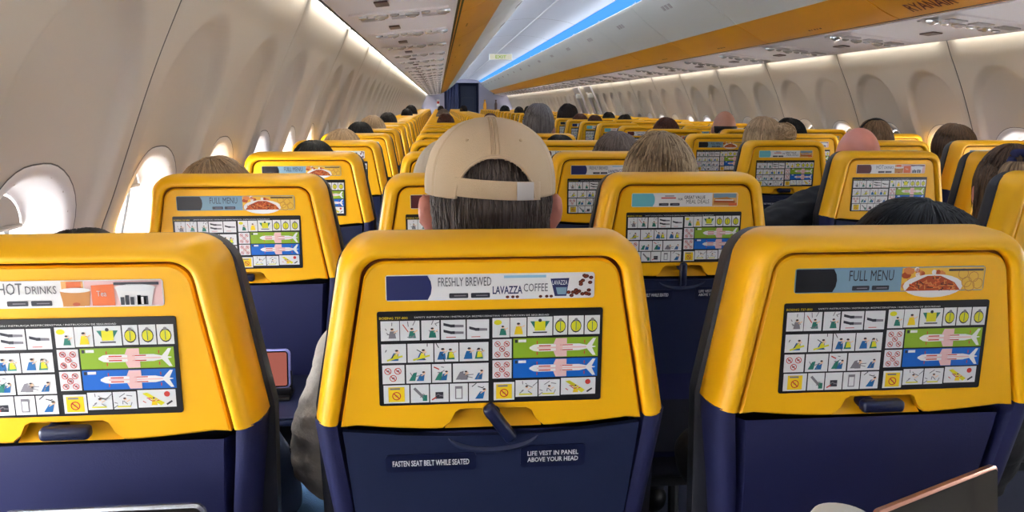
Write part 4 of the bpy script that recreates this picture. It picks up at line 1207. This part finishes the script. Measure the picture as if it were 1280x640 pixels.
person(0, 'left', 'aisle', 1.125, 'person with sleek black hair in a black coat behind the full menu seat', 'sleek', 'hair_black', 'black_coat', 'blk', dx=.15, dy=.02, lean=.045, hair_h=.036)
person(0, 'left', 'window', 1.095, 'person in the nearest left window seat, hardly a sliver of dark hair showing', 'short', 'hair_dark', 'shirt_blue', dx=.0, lean=-.075, hair_h=.016)
person(1, 'left', 'window', 1.145, 'person with tousled brown hair in the second row left window seat', 'tousled', 'hair_lightbrown', 'shirt_grey', dx=.028, lean=-.13, hair_h=.024)
beige = person(1, 'left', 'middle', 1.178, 'person in a taupe beanie, half hidden left of the beige cap', None, None, 'shirt_grey', dx=-.045, hair_h=.012)
bm = bmesh.new(); P = []
for i in range(60):
    az = 2*PI*i/60; P.append([HC+Vector((math.sin(az)*.082*math.sin(t), -math.cos(az)*.103*math.sin(t), .118*math.cos(t)))*(1.05+.006*math.sin(az*30)) for t in [.02+1.75*j/20 for j in range(21)]])
grid(bm, P, 0, close_u=True); bmesh.ops.recalc_face_normals(bm, faces=bm.faces); ob('beanie', finish(bm, 'beanie', ['beanie'], True), beige)
person(1, 'left', 'aisle', 1.194, 'person with streaked blond hair above the meal deal seat', 'long', 'hair_blond', 'shirt_grey', dx=.006, hair_h=.016)
person(2, 'left', 'window', 1.140, 'person with black hair in the third row left window seat', 'short', 'hair_black', 'shirt_blue', hair_h=.016)
person(2, 'left', 'aisle', 1.168, 'person with grey brown tousled hair in the third row left aisle seat', 'tousled', 'hair_greybrown', 'shirt_grey', dx=.077, hair_h=.024)
person(2, 'right', 'aisle', 1.187, 'bald person with pink scalp and a bulky dark jacket leaning into the aisle', 'fringe', 'hair_grey', 'dark_coat', 'bald', dx=.008, skin='skin_pink', hair_h=.0)
pony = person(1, 'right', 'aisle', 1.168, 'person with brown ponytail and dark blue scrunchie at the right edge', 'pony', 'hair_brown', 'shirt_grey', 'turn', dx=-.016, skin='skin_pink', hair_h=.014)
bm = bmesh.new(); ob('ponytail', ponytail_mesh(), pony); pts = [Vector((-.012+.019*math.cos(t), .106, 1.230+.019*math.sin(t))) for t in [2*PI*k/24 for k in range(25)]]
tube(bm, pts, [.0105+.002*math.sin(k*5) for k in range(25)], 8); ob('scrunchie', finish(bm, 'scrunchie', ['scrunchie'], True), pony)
for c in pony.children:
    if c.name.split('.')[0] in ('hair', 'ponytail', 'scrunchie'):
        c.rotation_euler.z = -.45; c.location = HC-Matrix.Rotation(-.45, 3, 'Z') @ HC
person(3, 'left', 'window', 1.152, 'person with sandy blond hair in the fourth row left window seat', 'tousled', 'hair_pale', 'shirt_grey', hair_h=.024)
person(3, 'right', 'aisle', 1.205, 'person with pale messy hair bun in the fourth row right aisle seat', 'bun', 'hair_pale', 'shirt_grey', dx=-.01, hair_h=.016)
hp = person(3, 'right', 'middle', 1.197, 'person wearing black over-ear headphones in the fourth row right middle seat', 'short', 'hair_lightbrown', 'shirt_grey', dx=.04, hair_h=.016)
person(3, 'right', 'window', 1.180, 'person with brown tousled hair in the fourth row right window seat', 'tousled', 'hair_brown', 'shirt_blue', dx=-.04, hair_h=.024)
person(4, 'left', 'window', 1.165, 'person with black hair in the fifth row left window seat', 'short', 'hair_black', 'shirt_grey', hair_h=.016)
person(4, 'left', 'aisle', 1.262, 'tall person with short grey hair and red collar in the left block', 'short', 'hair_grey', 'shirt_red', dx=.005, hair_h=.016)
person(4, 'right', 'middle', 1.190, 'person with black hair in the fifth row right middle seat', 'tousled', 'hair_black', 'shirt_grey', hair_h=.024)
person(5, 'right', 'aisle', 1.180, 'person with reddish brown hair in the sixth row right aisle seat', 'long', 'hair_red', 'shirt_grey', dx=.0, hair_h=.016)
person(5, 'right', 'middle', 1.225, 'balding person with dark side hair in the sixth row right middle seat', 'fringe', 'hair_dark', 'shirt_blue', dx=-.08, hair_h=0)
person(5, 'left', 'window', 1.185, 'person with beige blond hair in the sixth row left window seat', 'tousled', 'hair_pale', 'shirt_grey', hair_h=.024)
person(7, 'left', 'window', 1.190, 'person with dark hair in the eighth row left window seat', 'short', 'hair_dark', 'shirt_grey', hair_h=.016)
person(12, 'left', 'window', 1.20, 'person with dark hair in the thirteenth row left window seat', 'short', 'hair_dark', 'shirt_grey', hair_h=.016)
person(14, 'left', 'window', 1.24, 'person with dark hair in the fifteenth row left window seat', 'tousled', 'hair_dark', 'shirt_red', hair_h=.024)
person(9, 'left', 'aisle', 1.17, 'person with brown hair in the tenth row left aisle seat', 'short', 'hair_red', 'shirt_grey', hair_h=.016)
person(7, 'left', 'middle', 1.18, 'person with brown hair in the eighth row left middle seat', 'short', 'hair_red', 'shirt_grey', hair_h=.016)
person(11, 'left', 'middle', 1.20, 'person with grey green hood in the twelfth row left middle seat', 'tousled', 'hair_greybrown', 'shirt_grey', hair_h=.024)
person(3, 'left', 'aisle', 1.130, 'person with black hair just topping the fourth row left aisle seat', 'short', 'hair_black', 'shirt_grey', hair_h=.016)
person(10, 'right', 'aisle', 1.265, 'person with big dark brown curls in the eleventh row right aisle seat', 'big', 'hair_dark', 'shirt_grey', hair_h=.045)
person(9, 'right', 'aisle', 1.17, 'person with long brown hair in the tenth row right aisle seat', 'long', 'hair_red', 'shirt_grey', hair_h=.016)
person(8, 'right', 'aisle', 1.165, 'person with reddish hair in the ninth row right aisle seat', 'short', 'hair_red', 'shirt_blue', hair_h=.016)
person(10, 'right', 'middle', 1.18, 'person with black hair in the eleventh row right middle seat', 'short', 'hair_black', 'shirt_grey', hair_h=.016)
person(9, 'right', 'middle', 1.16, 'person with dark brown top bun in the tenth row right middle seat', 'topbun', 'hair_dark', 'shirt_red', hair_h=.02)
person(15, 'right', 'aisle', 1.235, 'person with black hair in the sixteenth row right aisle seat', 'short', 'hair_black', 'shirt_grey', hair_h=.016)
person(17, 'right', 'aisle', 1.22, 'person with dark hair in the eighteenth row right aisle seat', 'tousled', 'hair_dark', 'shirt_red', hair_h=.024)
person(20, 'left', 'aisle', 1.235, 'person with dark hair in the twenty-first row left aisle seat', 'short', 'hair_dark', 'shirt_red', hair_h=.016)
person(21, 'right', 'aisle', 1.235, 'person with black hair in the twenty-second row right aisle seat', 'big', 'hair_black', 'shirt_grey', hair_h=.045)
person(23, 'left', 'middle', 1.22, 'person with dark hair in the twenty-fourth row left middle seat', 'short', 'hair_dark', 'shirt_blue', hair_h=.016)

# headphones worn in the fourth row
bm = bmesh.new()
pts = [Vector((.106*math.cos(t), .225, 1.125+.148*math.sin(t))) for t in [PI*k/24 for k in range(25)]]
tube(bm, pts, .006, 8)
hb = finish(bm, 'headband', ['black_plastic'], True)
t = thing('headphones', 'black headphones over brown hair in the fourth row right middle seat', 'headphones'); t.location = hp.location; t.scale = hp.scale
ob('headband', hb, t)
bm = bmesh.new(); tube(bm, [(0, 0, 0), (.006, 0, 0), (.026, 0, 0), (.03, 0, 0)], [.03, .036, .034, .026], 20)
ec = finish(bm, 'ear_cup', ['black_plastic'], angle=40)
for s in (-1, 1):
    o = ob('ear_cup', ec, t, (s*.09, .225, 1.12)); o.rotation_euler.z = 0 if s > 0 else PI

# ------------------------------------------------------------------ things on the trays
def slab_device(name, label, cat, w, h, d, rim, screen, loc, rot, rad=.012):
    t = thing(name, label, cat, loc); t.rotation_euler = rot
    bm = bmesh.new(); O = rrect(w/2, h/2, rad, 6, 0, h/2); I = rrect(w/2-.003, h/2-.003, rad-.002, 6, 0, h/2)
    R = [[(p[0], y, p[1]) for p in Q] for Q, y in ((I, -.0002), (O, .0012), (O, d-.0012), (I, d))]
    V, F = grid(bm, R, 0, close_v=True); bm.faces.new(V[0]); bm.faces.new(V[-1][::-1]); bmesh.ops.recalc_face_normals(bm, faces=bm.faces)
    ob('case', finish(bm, 'case', [rim], angle=40), t)
    F_ = Flat(); F_.slab(rrect(w/2-.0035, h/2-.0035, rad-.003, 6, 0, h/2), 'dark_glass', .0004)
    if screen: screen(F_, w, h)
    ob('screen', F_.mesh('screen'), t, (0, -.0008, 0))
    return t
def stand(t, z, y, label=None):
    pass
slab_device('tablet', 'silver edged tablet leaning on the seat at bottom left', 'tablet', .205, .158, .007, 'silver', None, (-1.335, .745, .6935), (-.10, 0, 0))
def photo(F_, w, h):
    F_.poly(rrect(w/2-.006, h/2-.006, .004, 4, 0, h/2), 'screen_photo', 1)
    F_.disc(-.010, h*.58, .008, 'p_dark', 2); F_.poly([(-.012, .010), (.030, .010), (.022, h*.62), (.004, h*.5)], 'p_caramel', 2)
t = slab_device('smartphone', 'phone showing an orange picture propped on the second row window tray', 'phone', .150, .078, .008, 'case_rainbow', photo, (-1.358, 1.47, .709), (-.16, 0, 0), .01)
bm = bmesh.new(); box(bm, -.03, .03, -.025, .030, 0, .008, 0, .003); box(bm, -.03, .03, .0085, .014, .006, .05, 0, .002); box(bm, -.03, .03, -.012, -.005, .006, .022, 0, .002)
tag(ob('phone_stand', finish(bm, 'phone_stand', ['black_plastic'], angle=40), None, (-1.31, 1.468, .6925)), 'small black stand holding the phone on the second row window tray', 'phone stand')
def glass_reflections(F_, w, h):  # grey and navy patches paint reflections onto the tablet's dark glass
    F_.poly([(-.02, .02), (w/2-.006, .012), (w/2-.006, h*.55), (.0, h*.66)], 'p_grey', 1); F_.poly([(.03, .02), (w/2-.008, .014), (w/2-.008, h*.36), (.02, h*.34)], 'p_navy', 2)
slab_device('tablet', 'rose gold edged tablet standing on the tray at bottom right', 'tablet', .216, .167, .008, 'rose_gold', glass_reflections, (-.445, .695, .694), (-.12, 0, .42), .008)
bm = bmesh.new()
tube(bm, [(0, 0, 0), (0, 0, .004), (0, 0, .167), (0, 0, .171)], [.022, .024, .029, .029], 28); tube(bm, [(0, 0, .170), (0, 0, .176), (0, 0, .183), (0, 0, .1831)], [.031, .032, .028, .001], 28, 0)
tag(ob('paper_cup', finish(bm, 'paper_cup', ['cup_white'], angle=40), None, (-.606, .637, .6925)), 'tall off white paper cup with lid left of the rose gold tablet', 'cup')
